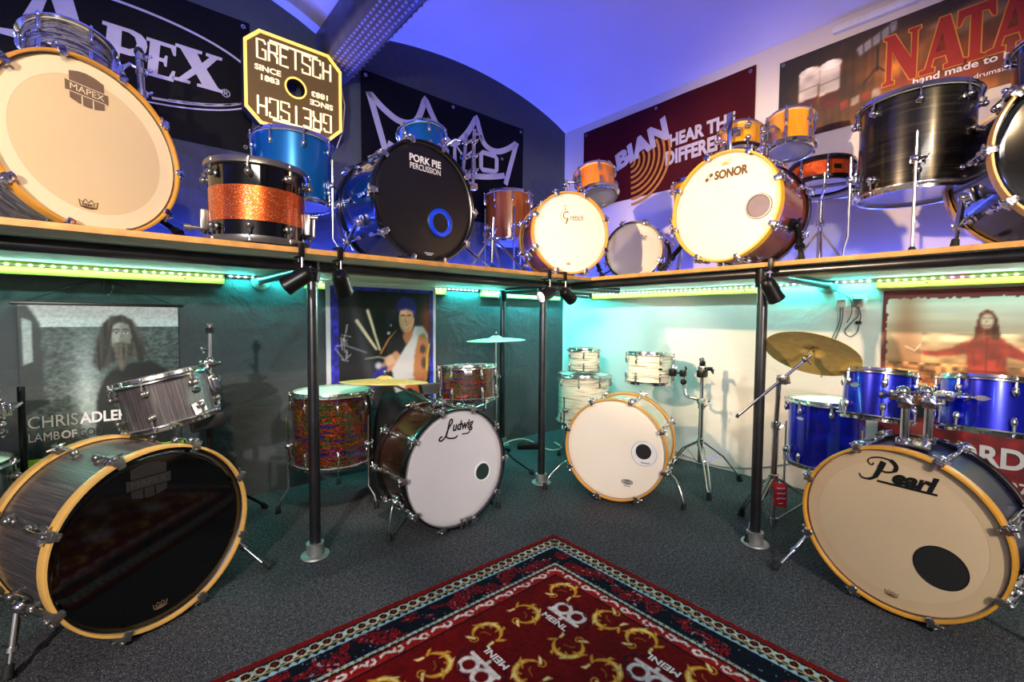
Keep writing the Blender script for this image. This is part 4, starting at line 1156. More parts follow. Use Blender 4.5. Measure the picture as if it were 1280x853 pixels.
def leg_floor(dr, ang, z0, foot_z, bend=True, top=.09, out=.030, kick=.045):
    """bent floor-tom leg through its bracket"""
    m = MB(); m.box((.009, 0, 0), (.018, .036, .036), bev=.006); m.ball((.024, 0, 0), .015, 10, 8); m.cyl((.024, .0, 0), (.024, .032, 0), .0045, n=8); m.box((.024, .036, 0), (.008, .006, .024), bev=.0025)
    br = dr.part('leg_bracket', m, 'chrome', dr.at(ang, z0))
    a = R_(ang); d = Vector((math.cos(a), math.sin(a), 0)); R = dr.R
    def P(o_, z): q = dr.W @ Vector((d.x*(R+o_), d.y*(R+o_), 0)); return Vector((q.x, q.y, z))
    zc = (dr.W @ Vector((0, 0, z0))).z
    pts = [P(out-.004, zc+top), P(out-.004, zc-.05), P(out-.004, foot_z+(zc-foot_z)*.34), P(out+kick*.7, foot_z+(zc-foot_z)*.20), P(out+kick, foot_z+.02)]
    lg = wpart(dr.root, 'leg', MB().tube(pts, .0052, 8), 'chrome')
    ft = P(out+kick, foot_z)
    wpart(lg, 'rubber_foot', MB().lathe([(.001, .0), (.013, .0), (.015, .008), (.010, .032), (.006, .036)], 12, TR(ft)), 'rubber')

def claw_mesh(mat='chrome'):
    def f():
        m = MB()          # hooks over the hoop: x outward, z towards the show side
        m.box((.004, 0, .004), (.016, .030, .046), bev=.004, seg=2); m.box((-.006, 0, .026), (.022, .022, .007), bev=.0025)
        m.ball((-.014, 0, .0255), (.006, .011, .005), 10, 6); m.box((.015, 0, -.004), (.014, .014, .034), bev=.005, seg=2); m.ball((.016, 0, .016), .0085, 10, 6)
        return m_with(m, 'claw', mat)
    return lib(('claw', mat), f)

def bass_rod_mesh(L):
    L = round(L, 3)
    def f():
        m = MB(); m.cyl((0, 0, -L), (0, 0, .02), .0034, n=8); m.tube([(0, -.024, .028), (0, -.012, .024), (0, 0, .022), (0, .012, .024), (0, .024, .028)], [.0035, .005, .006, .005, .0035], 8)
        return m_with(m, 'tension_rod', 'chrome')
    return lib(('brod', L), f)

class Bass(Drum):
    def __init__(s, label, C, az, tilt, Ro, H, shell, hoop_mat, head, nl=8, phase=22.5, lug='bar', bhead='head_coated', ring=None, inlay=None, group=None, floor=0., lug_mat='chrome', claw_mat='chrome', tall=.035, ringr=.82, name='bass_drum', rear=None):
        a, t = R_(az), R_(tilt); n = Vector((math.cos(a)*math.cos(t), math.sin(a)*math.cos(t), math.sin(t)))
        front = Vector(C); Hs = H; s.Ro = Ro; s.n = n
        cen = front-n*(Hs/2+.012)
        Drum.__init__(s, name, label, 'drum', cen, n, (0, 0, 1), Ro-.012, Hs, shell, hoop='wood', head=head, bhead=bhead, base=floor, group=group, nl=nl)
        r = s.R
        for sgn, hm in ((1, head), (-1, bhead)):
            F2 = Matrix.Identity(4) if sgn > 0 else RX(180)
            Mh = F2 @ TR(0, 0, Hs/2)
            hp = s.part('hoop', MB().lathe([(Ro-.0095, -.013), (Ro, -.013), (Ro, .020), (Ro-.0015, .0225), (Ro-.008, .0225), (Ro-.0095, .020)], 72, closed=True), hoop_mat if sgn > 0 or not rear else rear, Mh)
            if inlay: s.part('hoop_inlay', MB().lathe([(Ro+.0006, -.004), (Ro+.0006, .012)], 72), inlay, Mh)
            hd = s.part('head', MB().lathe([(.0005, .006), (r*.5, .006), (r*.9, .006), (r-.006, .0055), (r+.001, .001), (r+.002, -.008)], 72), hm, Mh)
            s.part('head_rim', MB().lathe([(r-.001, .0015), (r+.0028, .008), (r+.0028, .0), (r-.001, -.002)], 64, closed=True), 'chrome_satin', Mh)
            if sgn > 0: s.head = hd
            for k in range(nl):
                aa = (phase+360.*k/nl) if sgn > 0 else -(phase+360.*k/nl)
                put('claw', claw_mesh(claw_mat), s.root, s.L @ Mh @ RZ(aa) @ TR(Ro, 0, 0))
                Lr = min(.085, Hs*.24)
                put('tension_rod', bass_rod_mesh(Lr), s.root, s.L @ Mh @ RZ(aa) @ TR(Ro+.014, 0, -.018))
                put('lug', lug_mesh(lug, lug_mat), s.root, s.L @ Mh @ RZ(aa) @ TR(r, 0, -.018-Lr) )
        s.zf = Hs/2+.006
        if ring:
            s.part('head_ring', MB().lathe([(r*ringr, s.zf+.0005), (r*.985, s.zf+.0005)], 72), ring)
    def hm(s, x, y, rot=0., dz=.0012):
        """frame on the show head; x,y as fractions of the hoop radius"""
        return TR(x*s.Ro, y*s.Ro, s.zf+dz) @ RZ(rot)
    def sheet(s, name, mb, mat, x, y, rot=0., dz=.0012): return s.part(name, mb, mat, s.hm(x, y, rot, dz))
    def word(s, txt, mat, x, y, w=None, h=None, rot=0., **k): return text(s.root, txt, mat, s.L @ s.hm(x, y, rot), w=w, h=h, **k)
    def port(s, x, y, r, ring='black_plastic', hole='dark_inside', rw=.008, lip=.004):
        s.sheet('port_hole', MB().disc(r, .0006, 40), hole, x, y)
        s.sheet('port_ring', MB().lathe([(r-rw*.2, .0006), (r-rw*.1, lip), (r+rw*.5, lip*1.2), (r+rw, .0006)], 40), ring, x, y)
    def crown(s, x, y, w, mat):
        p = [(-.5, .24), (-.3, .10), (-.17, .30), (0, .12), (.17, .30), (.3, .10), (.5, .24), (.42, -.16), (.2, -.22), (0, -.24), (-.2, -.22), (-.42, -.16)]
        s.sheet('maker_mark', MB().stroke([(a*w, b_*w) for a, b_ in p], w*.05, 0, .0004, closed=True).stroke([(-.4*w, -.16*w), (.4*w, -.16*w)], w*.07, 0, .0004), mat, x, y)
        s.word('REMO', mat, x, y-.02*w/s.Ro, w=w*.66, h=w*.17, bold=.02)
    def spur(s, ang, z, foot, thick=.0085, mat='chrome', split=.55, clampz=.0, foot_mat='rubber', straight=True):
        """spur leg from a bracket on the shell to a foot on the floor (world point)"""
        m = MB(); m.box((.010, 0, 0), (.02, .055, .06), bev=.007); m.ball((.026, 0, 0), (.016, .02, .02), 10, 8); m.box((.028, .03, 0), (.01, .012, .03), bev=.003)
        s.part('spur_bracket', m, mat, s.at(ang, z))
        p0 = s.W @ (RZ(ang) @ Vector((s.R+.028, 0, z))); p1 = Vector(foot); d = (p1-p0)
        if straight:
            pm_ = p0+d*split; pe = p1-d.normalized()*.02
            lg = wpart(s.root, 'spur', MB().cyl(p0, pm_, thick, n=12).cyl(p0+d*(split-.02), pe, thick*.62, n=10), mat)
            wpart(lg, 'spur_collar', MB().cyl(p0+d*(split-.03), p0+d*(split+.04), thick*1.45, n=12).cyl(pm_, pm_+Vector((0, .0, .018))+d.orthogonal().normalized()*.028, .0035, n=8), mat)
        else:
            q1 = p0+Vector((d.x*.45, d.y*.45, d.z*.12)); q2 = p0+Vector((d.x*.86, d.y*.86, d.z*.52)); pe = p1+Vector((0, 0, .018))
            lg = wpart(s.root, 'spur', MB().tube(bez([tuple(p0), tuple(q1), tuple(q2), tuple(pe)], 5), thick*.75, 10), mat)
        dd = (pe-p1).normalized() if straight else Vector((0, 0, 1))
        p1c = Vector((p1.x, p1.y, p1.z+.012))
        wpart(lg, 'rubber_foot', MB().cyl(p1c+dd*.034, p1c, .011, .0135, n=12), foot_mat)

def axis_of(az, lean):
    a, l = R_(az), R_(lean); return (math.cos(a)*math.sin(l), math.sin(a)*math.sin(l), math.cos(l))

def facing(C, off=0.):
    """local +y of an upright drum points away from the viewer side of the room (-x,-y corner), plus an offset in degrees"""
    d = Vector((C[0]+3.0, C[1]+2.8, 0)).normalized(); return Matrix.Rotation(R_(off), 3, 'Z') @ d

# ------------------------------------------------------------------ hardware
def wing(m, p, ax, r=.012):
    p = Vector(p); ax = Vector(ax).normalized(); o_ = ax.orthogonal().normalized()
    m.cyl(p, p+ax*.014, .006, n=8); m.ball(p+ax*.012+o_*r, (.006, .006, .006), 8, 5); m.ball(p+ax*.012-o_*r, (.006, .006, .006), 8, 5); m.cyl(p+ax*.012-o_*r, p+ax*.012+o_*r, .004, n=6)
    return m

def tripod(root, base, feet, hub_z, low_z, r=.0055, mat='chrome'):
    """three double-rail legs from a hub down to rubber feet, with struts to a lower collar"""
    base = Vector(base)
    wpart(root, 'hub', MB().lathe([(.014, -.03), (.02, -.028), (.02, .02), (.015, .024)], 16, TR(base.x, base.y, hub_z)), mat)
    wpart(root, 'lower_collar', MB().lathe([(.013, -.014), (.019, -.012), (.019, .012), (.013, .014)], 16, TR(base.x, base.y, low_z)), mat)
    for f in feet:
        f = Vector(f); d = Vector((f.x-base.x, f.y-base.y, 0)); L = d.length; d.normalize(); sd = Vector((-d.y, d.x, 0))*.011
        h0 = Vector((base.x, base.y, hub_z))+d*.018; fe = Vector((f.x, f.y, .035)); midp = h0.lerp(fe, .55)+Vector((0, 0, .025))
        m = MB()
        for sg_ in (-1, 1): m.tube([h0+sd*sg_, midp+sd*sg_, fe.lerp(midp, .12)+sd*sg_*.8, fe+sd*sg_*.3], r, 8)
        lg = wpart(root, 'leg', m, mat)
        wpart(lg, 'rubber_foot', MB().tube([fe+Vector((0, 0, .008)), Vector((f.x, f.y, .02)), Vector((f.x, f.y, .0))+d*.006], [.010, .016, .017], 10), 'rubber')
        wpart(root, 'strut', MB().tube([Vector((base.x, base.y, low_z))+d*.016, h0.lerp(fe, .45)+Vector((0, 0, .016))], r*.85, 8), mat)

def cymbal(label, C, D, axis, mat='brass', mark=False, group=None, bell=.045):
    F = frame(axis, (0, 1, 0.01)); M = F.copy(); M.translation = Vector(C)
    o = thing('cymbal', label, 'cymbal', M, group); R = D/2
    pr = [(.006, .024), (.018, .0235), (bell*.7, .018), (bell, .0085), (bell+.008, .006)]
    for i in range(1, 9):
        r = bell+.008+(R-bell-.008)*i/8; pr.append((r, .006-.016*(i/8)**1.5))
    pr2 = [(r, z-.0016) for r, z in pr]
    MB().lathe(pr+pr2[::-1], 64, closed=True).obj('bow', mat, o)
    gv = MB()
    for i in range(7):
        r = bell+.02+(R-bell-.03)*i/7; z = .006-.016*((r-bell-.008)/(R-bell-.008))**1.5+.0004
        gv.lathe([(r, z), (r+.0025, z-.0002)], 56)
    g_ = gv.obj('grooves', 'brass_dark', o); g_['kind'] = 'stuff'
    MB().lathe([(.004, .024), (.012, .025), (.012, .033), (.004, .034)], 14).obj('felt', 'rubber', o)
    wing(MB(), (0, 0, .034), (0, 0, 1)).obj('wing_nut', 'chrome', o)
    return o

def clamp_lamp(label, edge, out, tgt, watts=0., col=(1, .9, .75), drop=.055, on=False, ang=70):
    """small black can light clipped to the shelf edge; edge = point on the front edge, out = outward direction"""
    e = Vector(edge); out = Vector(out).normalized(); sd = Vector((0, 0, 1)).cross(out)
    o = thing('clamp_lamp', label, 'lamp', e+Vector((0, 0, -.10)), 'black spotlights clipped to the shelf edge')
    F = Matrix((sd, out, Vector((0, 0, 1)))).transposed().to_4x4()
    m = MB(); m.box((0, -.012, .012), (.022, .052, .007), TR(e) @ F, bev=.002); m.box((0, -.012, -.031), (.022, .052, .007), TR(e) @ F, bev=.002); m.box((0, .016, -.009), (.020, .008, .048), TR(e) @ F, bev=.002); m.cyl((0, -.02, -.03), (0, -.02, -.048), .005, M=TR(e) @ F, n=8)
    wpart(o, 'clip', m, 'black_metal')
    j = e+out*.020+Vector((0, 0, -.036)); k = j+Vector((0, 0, -drop))
    wpart(o, 'stem', MB().cyl(j, k, .0038, n=8).ball(k, .010, 10, 6), 'chrome_satin')
    d = (Vector(tgt)-k).normalized(); G = frame(d, (0, 0, 1)); G.translation = k+Vector((0, 0, -.012))
    wpart(o, 'can', MB().lathe([(.002, -.034), (.018, -.034), (.026, -.026), (.030, -.010), (.0315, .05), (.0335, .056), (.0335, .066), (.029, .066), (.029, .045), (.002, .03)], 28, G), 'black_metal')
    wpart(o, 'lens', MB().lathe([(.0005, .05), (.028, .05)], 24, G), 'lamp_on' if on else 'lamp_off')
    c0 = G @ Vector((0, 0, -.034)); pts = bez([tuple(c0), tuple(c0-d*.03+Vector((0, 0, -.01))), tuple(j-out*.05+Vector((0, 0, -.02))), tuple(j-out*.09+Vector((0, 0, .0)))], 6)
    wpart(o, 'lamp_cable', MB().tube(pts, .0025, 6), 'cable_black')
    if watts:
        l = bpy.data.lights.new('bulb', 'SPOT'); l.energy = watts; l.color = col; l.spot_size = R_(ang); l.spot_blend = .5; l.shadow_soft_size = .02
        lo = bpy.data.objects.new('bulb', l); COL.objects.link(lo); lo.parent = o
        G2 = frame(-d, (0, 0, 1)); G2.translation = G @ Vector((0, 0, .06)); lo.matrix_basis = wm(o).inverted() @ G2
    return o
emat('lamp_on', (255, 246, 225), 30.); pm('lamp_off', (60, 60, 58), .1)

# ================================================================== drums on the upper shelf
UP = (0, 0, 1)
GU = 'drums on the upper shelf'
# ---- oyster set with cream head
d = Bass('dark oyster bass drum with cream head and honey maple hoops on the shelf', (-3.065, -.81, 1.525), -56.4, 1., .274, .36, 'oyster_black', 'maple', 'head_cream', nl=10, phase=0, ring='head_ring', ringr=.80, floor=ZS)
sh_ = [(-.5, .55), (-.25, .66), (0, .70), (.25, .66), (.5, .55), (.5, .18), (.62, .18), (.62, -.2), (.5, -.2), (.5, -.46), (.25, -.56), (0, -.6), (-.25, -.56), (-.5, -.46), (-.5, -.2), (-.62, -.2), (-.62, .18), (-.5, .18)]
def mapex_badge(dr, x, y, w, m1, m2, txt):
    dr.sheet('maker_shield', MB().prism([(a*w, b_*w*.85) for a, b_ in sh_], 0, .0004), m1, x, y)
    for k in (-1, 1): dr.sheet('shield_bar', MB().box((k*w*.16, -.36*w, .0006), (w*.03, w*.3, .0004)), m2, x, y)
    dr.sheet('shield_line', MB().box((0, .155*w, .0006), (w*1.1, w*.02, .0004)).box((0, -.175*w, .0006), (w*1.1, w*.02, .0004)), m2, x, y)
    dr.word('MAPEX', txt, x, y, w=w*.98, h=w*.2, bold=.0, ext=.0012)
mapex_badge(d, -.04, .62, .095, 'print_grey', 'head_ring', 'head_ring')
d.crown(-.08, -.68, .052, 'print_brown')
d.spur(-24, .02, (-2.765, -.74, ZS), mat='black_metal', thick=.012); d.spur(218, .06, (-3.36, -1.02, ZS))
t = Drum('tom_drum', 'dark oyster rack tom above the cream-headed bass drum', 'drum', (-3.135, -.437, 1.91), axis_of(90, 20), (0, 1, 0), .123, .165, 'oyster_black', nl=6, phase=-62, lug='bar')
t.badge(-150, .02, 'rect', .014, 'chrome')
t.bracket(-18, 0)
# tom arm clamped to the bass drum
o = thing('tom_holder', 'chrome tom arm with memory locks beside the dark oyster tom', 'tom mount', (-2.93, -.44, 1.78))
wpart(o, 'tube', MB().cyl((-2.925, -.45, 1.74), (-2.935, -.44, 2.02), .0125, n=16), 'chrome')
wpart(o, 'arm', MB().tube([(-2.93, -.44, 1.96), (-2.965, -.44, 1.975), (-3.0, -.44, 1.94)], .008, 10), 'chrome')
for z in (1.80, 1.87, 1.955, 2.01):
    wpart(o, 'memory_lock', wing(MB().lathe([(.012, -.012), (.019, -.011), (.019, .011), (.012, .012)], 14, TR(-2.929, -.445, z)), (-2.915, -.46, z), (.7, -.7, 0)), 'chrome')
wpart(o, 'tube_cap', MB().ball((-2.935, -.44, 2.03), (.017, .017, .022), 12, 8), 'black_plastic')
wpart(o, 'tube_base', MB().box((-2.925, -.45, 1.745), (.05, .05, .035), bev=.008), 'chrome')
# ---- black drum with orange sparkle band
C = (-2.62, -.918, 1.381)
t = Drum('snare_drum', 'black drum with wide orange sparkle band at the shelf edge', 'drum', C, UP, facing(C), .156, .252, 'black_gloss', hoop='die', hoop_mat='gunmetal', nl=8, phase=-100, lug='ball', lug_mat='gunmetal', band=('orange_sparkle', .068, .048), lug_dz=.038)
t.part('strainer', MB().box((.012, 0, 0), (.024, .03, .07), bev=.005).cyl((.024, 0, -.03), (.06, 0, -.03), .008, n=12).cyl((.05, 0, -.03), (.07, 0, -.03), .012, n=12), 'gunmetal', t.at(-172, -.06))
t.part('strainer', MB().box((.012, 0, 0), (.024, .03, .08), bev=.005).cyl((.02, 0, .03), (.05, .0, .03), .009, n=12).box((.034, 0, -.01), (.012, .016, .07), bev=.004), 'gunmetal', t.at(-18, -.05))
# ---- blue set
C = (-2.378, -.469, 1.669)
t = Drum('floor_tom', 'bright blue floor tom behind the orange-banded drum', 'drum', C, UP, facing(C), .166, .29, 'blue_metal', nl=8, phase=-76, lug='tear', lug_dz=.045)
for a in (-30, 90, 210): leg_floor(t, a, -.06, ZS, top=.12)
d = Bass('deep blue bass drum with black logo head and blue port ring', (-1.912, -.916, 1.530), 274.6, 1, .281, .33, 'blue_deep', 'black_hoop', 'head_black_satin', nl=10, phase=0, lug='tear', floor=ZS)
d.word('PORK PIE', 'print_white', -.02, .675, w=.175, h=.034, bold=.03)
d.word('PERCUSSION', 'print_white', -.02, .545, w=.17, h=.027, bold=.01)
pm('port_blue', (10, 60, 220), .25, coat=.5)
d.sheet('port_hole', MB().disc(.05, .0006, 40), 'dark_inside', .27, -.30)
d.sheet('port_ring', MB().lathe([(.044, .001), (.048, .006), (.060, .008), (.068, .004), (.069, .0006)], 44), 'port_blue', .27, -.30)
d.sheet('port_edge', MB().lathe([(.069, .0006), (.071, .003), (.075, .0006)], 44), 'black_plastic', .27, -.30)
d.sheet('maker_mark', MB().box((0, 0, 0), (.05, .005, .0006)).box((0, -.008, 0), (.03, .004, .0006)), 'print_silver', .03, -.84)
d.spur(202, .02, (-2.33, -.93, ZS), mat='chrome'); d.spur(-22, .02, (-1.52, -.94, ZS), mat='chrome')
C = (-1.773, -.632, 1.89)
t = Drum('tom_drum', 'small bright blue rack tom above the black-headed bass drum', 'drum', C, axis_of(90, 12), (0, 1, 0), .117, .16, 'blue_metal', nl=6, phase=-104, lug='tear')
t.badge(-60, 0, 'rect', .012, 'print_gold'); t.bracket(0, 0)
o = thing('tom_holder', 'double chrome tom post between the small blue tom and crown banner', 'tom mount', (-1.55, -.74, 1.72))
for dx, zt in ((0, 1.99), (.055, 2.03)):
    wpart(o, 'tube', MB().cyl((-1.60+dx*1.3, -.74, 1.70), (-1.565+dx, -.73, zt), .0105, n=14), 'chrome')
    for z in (1.78, 1.86, 1.94):
        wpart(o, 'memory_lock', wing(MB().box((-1.585+dx*1.15, -.737, z+dx*.4), (.032, .032, .026), bev=.006), (-1.575+dx, -.755, z+dx*.4), (.5, -.8, 0)), 'chrome')
wpart(o, 'arm', MB().tube([(-1.57, -.735, 1.95), (-1.62, -.70, 1.955), (-1.655, -.66, 1.92)], .008, 10), 'chrome')
wpart(o, 'arm', MB().tube([(-1.51, -.73, 2.0), (-1.47, -.73, 2.02), (-1.45, -.73, 1.98)], .008, 10), 'chrome')
wpart(o, 'tube_base', MB().box((-1.565, -.742, 1.71), (.11, .05, .04), bev=.01), 'chrome')
# ---- copper floor tom
C = (-.837, -.224, 1.722)
t = Drum('floor_tom', 'copper brown floor tom standing against the dark wall', 'drum', C, UP, facing(C), .166, .335, 'copper_wood', nl=8, phase=-80, lug='bar', lug_dz=.05)
t.badge(-125, .06, 'round', .012)
for a in (-78, -150, 60): leg_floor(t, a, -.08, ZS, top=.13)
# dark stand behind
o = thing('cymbal_stand', 'folded chrome cymbal stand beside the copper floor tom', 'stand', (-1.30, -.62, ZS))
wpart(o, 'tube', MB().cyl((-1.30, -.62, ZS+.10), (-1.29, -.62, 1.60), .0115, n=14), 'chrome')
for f in ((-1.16, -.80), (-1.14, -.55), (-1.40, -.50)):
    lg = wpart(o, 'leg', MB().cyl((-1.30, -.62, 1.50), (f[0], f[1], ZS+.02), .0055, n=8).cyl((-1.31, -.63, 1.48), (f[0]-.01, f[1], ZS+.03), .0055, n=8), 'chrome')
    wpart(lg, 'rubber_foot', MB().cyl((f[0], f[1], ZS+.03), (f[0]+.003, f[1], ZS), .011, .014, n=10), 'rubber')
wpart(o, 'memory_lock', wing(MB().lathe([(.012, -.015), (.019, -.014), (.019, .014), (.012, .015)], 14, TR(-1.295, -.62, 1.52)), (-1.295, -.635, 1.52), (.2, -1, 0)), 'chrome')
# ---- amber small kit
d = Bass('small amber bass drum with round script logo on cream head', (-1.042, -1.027, 1.485), 245.6, 1, .236, .24, 'brown_wood', 'maple', 'head_fyber', nl=8, phase=22.5, lug='bar', floor=ZS)
G_ = MB(); G_.stroke(arc(-.028, 0, .030, .030, 30, 330, 30), .0016).stroke(arc(-.020, .004, .020, .020, 60, 300, 24), .0045).stroke([(-.012, -.010), (-.024, -.046)], .006).stroke([(-.028, .034), (-.028, .058)], .0016).stroke([(-.042, .056), (-.014, .056)], .0022).stroke([(-.038, .040), (-.018, .040)], .0022)
d.sheet('logo', G_, 'print_brown', -.02, .40)
d.word('retsch', 'print_brown', .16, .385, w=.082, h=.036, shear=.35, bold=.0)
d.crown(-.05, -.74, .030, 'print_brown')
d.spur(208, .0, (-1.36, -.98, ZS), mat='chrome', thick=.007); d.spur(-28, .0, (-.78, -1.055, ZS), mat='black_metal', thick=.011)
C = (-.785, -.994, 1.81)
t = Drum('tom_drum', 'amber rack tom tilted above the small script-logo bass drum', 'drum', C, axis_of(60, 20), (.5, .86, 0), .115, .155, 'amber_wood', nl=6, phase=-98, lug='bar')
t.badge(-58, 0, 'round', .011); t.bracket(196, 0)
o = thing('tom_holder', 'short chrome tom post left of the tilted amber tom', 'tom mount', (-.94, -.93, 1.68))
wpart(o, 'tube', MB().cyl((-.955, -.905, 1.70), (-.955, -.905, 1.83), .0105, n=14), 'chrome')
wpart(o, 'memory_lock', wing(MB().box((-.955, -.905, 1.80), (.034, .034, .036), bev=.007), (-.97, -.92, 1.80), (-.7, -.7, 0)), 'chrome')
wpart(o, 'arm', MB().tube([(-.955, -.905, 1.81), (-.93, -.92, 1.82), (-.90, -.945, 1.81)], .008, 10), 'chrome')
wpart(o, 'tube_base', MB().box((-.955, -.905, 1.70), (.05, .05, .03), bev=.008), 'chrome')
# ---- little white-headed bass drum
d = Bass('little bass drum with white head and thin black hoop by the white wall', (-.468, -1.053, 1.440), 199.5, 1, .190, .26, 'brown_wood', 'black_hoop', 'head_coated', nl=8, phase=22.5, lug='bar', floor=ZS, inlay='maple')
d.word('R', 'print_black', .36, .40, h=.030, shear=.3); d.sheet('logo', MB().stroke(arc(0, 0, .011, .011, -60, 240, 16), .002), 'print_black', .40, .42)
d.spur(-30, .03, (-.62, -1.33, ZS), mat='black_metal', thick=.011); d.spur(210, .03, (-.62, -.80, ZS), mat='chrome', thick=.007)
# ---- gold set
d = Bass('glossy brown bass drum with golden hoop and glowing white logo head', (-.947, -1.854, 1.497), 178, 1, .247, .29, 'brown_wood', 'maple_gold', 'head_fyber', rear='black_hoop', nl=8, phase=18, lug='ball', floor=ZS)
d.word('SONOR', 'print_brown', .12, .60, w=.15, h=.042, bold=.05, rot=-1)
d.sheet('logo', MB().disc(.009, .0004, 16, TR(-.008, -.006, 0)).disc(.009, .0004, 16, TR(.012, .012, 0)).stroke([(-.004, -.006), (-.004, .018)], .002).stroke([(.008, .012), (.008, -.012)], .002), 'print_brown', -.30, .585)
d.crown(.02, .80, .045, 'maple_pale')
pm('port_grey', (120, 104, 116), .5)
d.sheet('port_hole', MB().disc(.047, .0006, 40), 'port_grey', .62, -.10); d.sheet('port_ring', MB().lathe([(.045, .0006), (.047, .004), (.053, .004), (.055, .0006)], 40), 'gunmetal', .62, -.10)
d.spur(202, .03, (-.93, -1.53, ZS), mat='black_metal', thick=.012); d.spur(-22, -.02, (-.83, -2.14, ZS), mat='black_metal', thick=.014)
C = (-.66, -1.797, 1.866)
t = Drum('tom_drum', 'small gold rack tom directly behind the golden hoop, with chrome rod', 'drum', C, axis_of(20, 12), facing(C), .089, .118, 'gold_wood', nl=6, phase=-70, lug='ball'); t.bracket(-100, .0, .05)
wpart(t.root, 'mount_rod', MB().box((-.775, -1.80, 1.88), (.014, .022, .20), bev=.003), 'chrome')
C = (-.355, -1.92, 1.95)
t = Drum('tom_drum', 'gold rack tom with visible bottom head between banner and floor tom', 'drum', C, axis_of(20, 12), facing(C), .101, .17, 'gold_wood', nl=6, phase=-100, lug='long', bhead='head_clear'); t.badge(-40, .03, 'rect', .012); t.bracket(178, 0)
o = thing('tom_holder', 'chrome tom post joining the two gold rack toms', 'tom mount', (-.55, -1.90, 1.70))
wpart(o, 'tube', MB().cyl((-.53, -1.872, 1.70), (-.53, -1.872, 1.97), .0125, n=14), 'chrome')
wpart(o, 'tube_base', MB().box((-.53, -1.872, 1.715), (.06, .06, .03), bev=.01), 'chrome')
for z in (1.80, 1.87, 1.94): wpart(o, 'memory_lock', wing(MB().box((-.53, -1.872, z), (.04, .04, .03), bev=.008), (-.55, -1.875, z), (-1, -.3, 0)), 'chrome')
wpart(o, 'arm', MB().tube([(-.53, -1.872, 1.95), (-.50, -1.89, 1.965), (-.455, -1.905, 1.95)], .008, 10), 'chrome')
C = (-.55, -1.515, 1.63)
t = Drum('floor_tom', 'gold floor tom mostly hidden behind the glowing white logo head', 'drum', C, UP, facing(C), .115, .24, 'gold_wood', nl=6, phase=-160, lug='ball')
for a in (-120, 0, 120): leg_floor(t, a, -.04, ZS, kick=.02)
# ---- orange snare on stand
C = (-.351, -2.066, 1.704)
t = Drum('snare_drum', 'shallow orange snare drum with black hoops on a chrome stand', 'drum', C, axis_of(20, 5), facing(C), .131, .085, 'orange_sat', hoop='die', hoop_mat='black_hoop', nl=8, phase=-80, lug='bar', bhead='head_coated', lug_dz=.03)
t.badge(-62, .0, 'rect', .016, 'badge_dark'); t.part('strainer', MB().box((.012, 0, -.01), (.024, .03, .06), bev=.005), 'chrome', t.at(-20, 0))
t.part('snare_wires', MB().box((0, 0, -.0505), (.20, .035, .003)), 'gunmetal')
o = thing('snare_stand', 'chrome basket stand holding the shallow orange snare drum', 'stand', (-.36, -2.07, ZS))
wpart(o, 'tube', MB().cyl((-.36, -2.07, ZS+.06), (-.36, -2.07, 1.60), .0115, n=14), 'chrome')
for a in (200, 320, 80):
    c_, s_ = math.cos(R_(a)), math.sin(R_(a))
    wpart(o, 'basket_arm', MB().tube([(-.36, -2.07, 1.585), (-.36+.13*c_, -2.07+.13*s_, 1.605), (-.36+.162*c_, -2.07+.162*s_, 1.625), (-.36+.168*c_, -2.07+.168*s_, 1.675)], .0055, 8), 'chrome')
    lg = wpart(o, 'leg', MB().tube([(-.36, -2.07, 1.44), (-.36+.13*c_, -2.07+.13*s_, ZS+.05), (-.36+.18*c_, -2.07+.18*s_, ZS+.012)], .0055, 8), 'chrome')
    wpart(lg, 'rubber_foot', MB().cyl((-.36+.175*c_, -2.07+.175*s_, ZS+.028), (-.36+.19*c_, -2.07+.19*s_, ZS), .010, .013, n=10), 'rubber')
wpart(o, 'memory_lock', wing(MB().lathe([(.012, -.016), (.02, -.014), (.02, .014), (.012, .016)], 14, TR(-.36, -2.07, 1.47)), (-.375, -2.075, 1.47), (-1, -.2, 0)), 'chrome')
# ---- big black floor tom
C = (-.546, -2.443, 1.685)
t = Drum('floor_tom', 'large brushed black floor tom with ball lugs under the red-lettered banner', 'drum', C, UP, facing(C), .181, .36, 'brushed_black', nl=8, phase=-86, lug='ball', bhead='head_clear', lug_dz=.05)
for a in (-88, -172, 8): leg_floor(t, a, -.09, ZS, top=.10, kick=.012)
# ---- right-hand kit
d = Bass('bass drum with black gloss head and pale hoop beside the large black floor tom', (-.772, -2.942, 1.536), 202.6, 1, .286, .36, 'purple_dark', 'maple_pale', 'head_black', nl=10, phase=0, lug='ball', floor=ZS)
d.spur(200, .0, (-.80, -2.60, ZS), mat='chrome', thick=.010); d.spur(-20, .0, (-.60, -3.3, ZS), mat='chrome')
C = (-.317, -2.831, 1.939)
t = Drum('tom_drum', 'dark violet rack tom beside the red-lettered banner, with blue-lit rims', 'drum', C, axis_of(10, 8), facing(C), .14, .18, 'purple_dark', nl=6, phase=-165, lug='ball', bhead='head_clear'); t.badge(-95, .02, 'rect', .02, 'badge_dark')
o = thing('tom_holder', 'chrome tom post under the dark violet rack tom', 'tom mount', (-.52, -2.90, 1.81))
wpart(o, 'tube', MB().cyl((-.52, -2.90, 1.80), (-.52, -2.90, 1.95), .0125, n=14), 'chrome'); wpart(o, 'arm', MB().tube([(-.52, -2.90, 1.93), (-.50, -2.885, 1.945), (-.47, -2.87, 1.94)], .008, 8), 'chrome')
wpart(o, 'tube_base', MB().box((-.52, -2.90, 1.825), (.06, .06, .03), bev=.01), 'chrome')

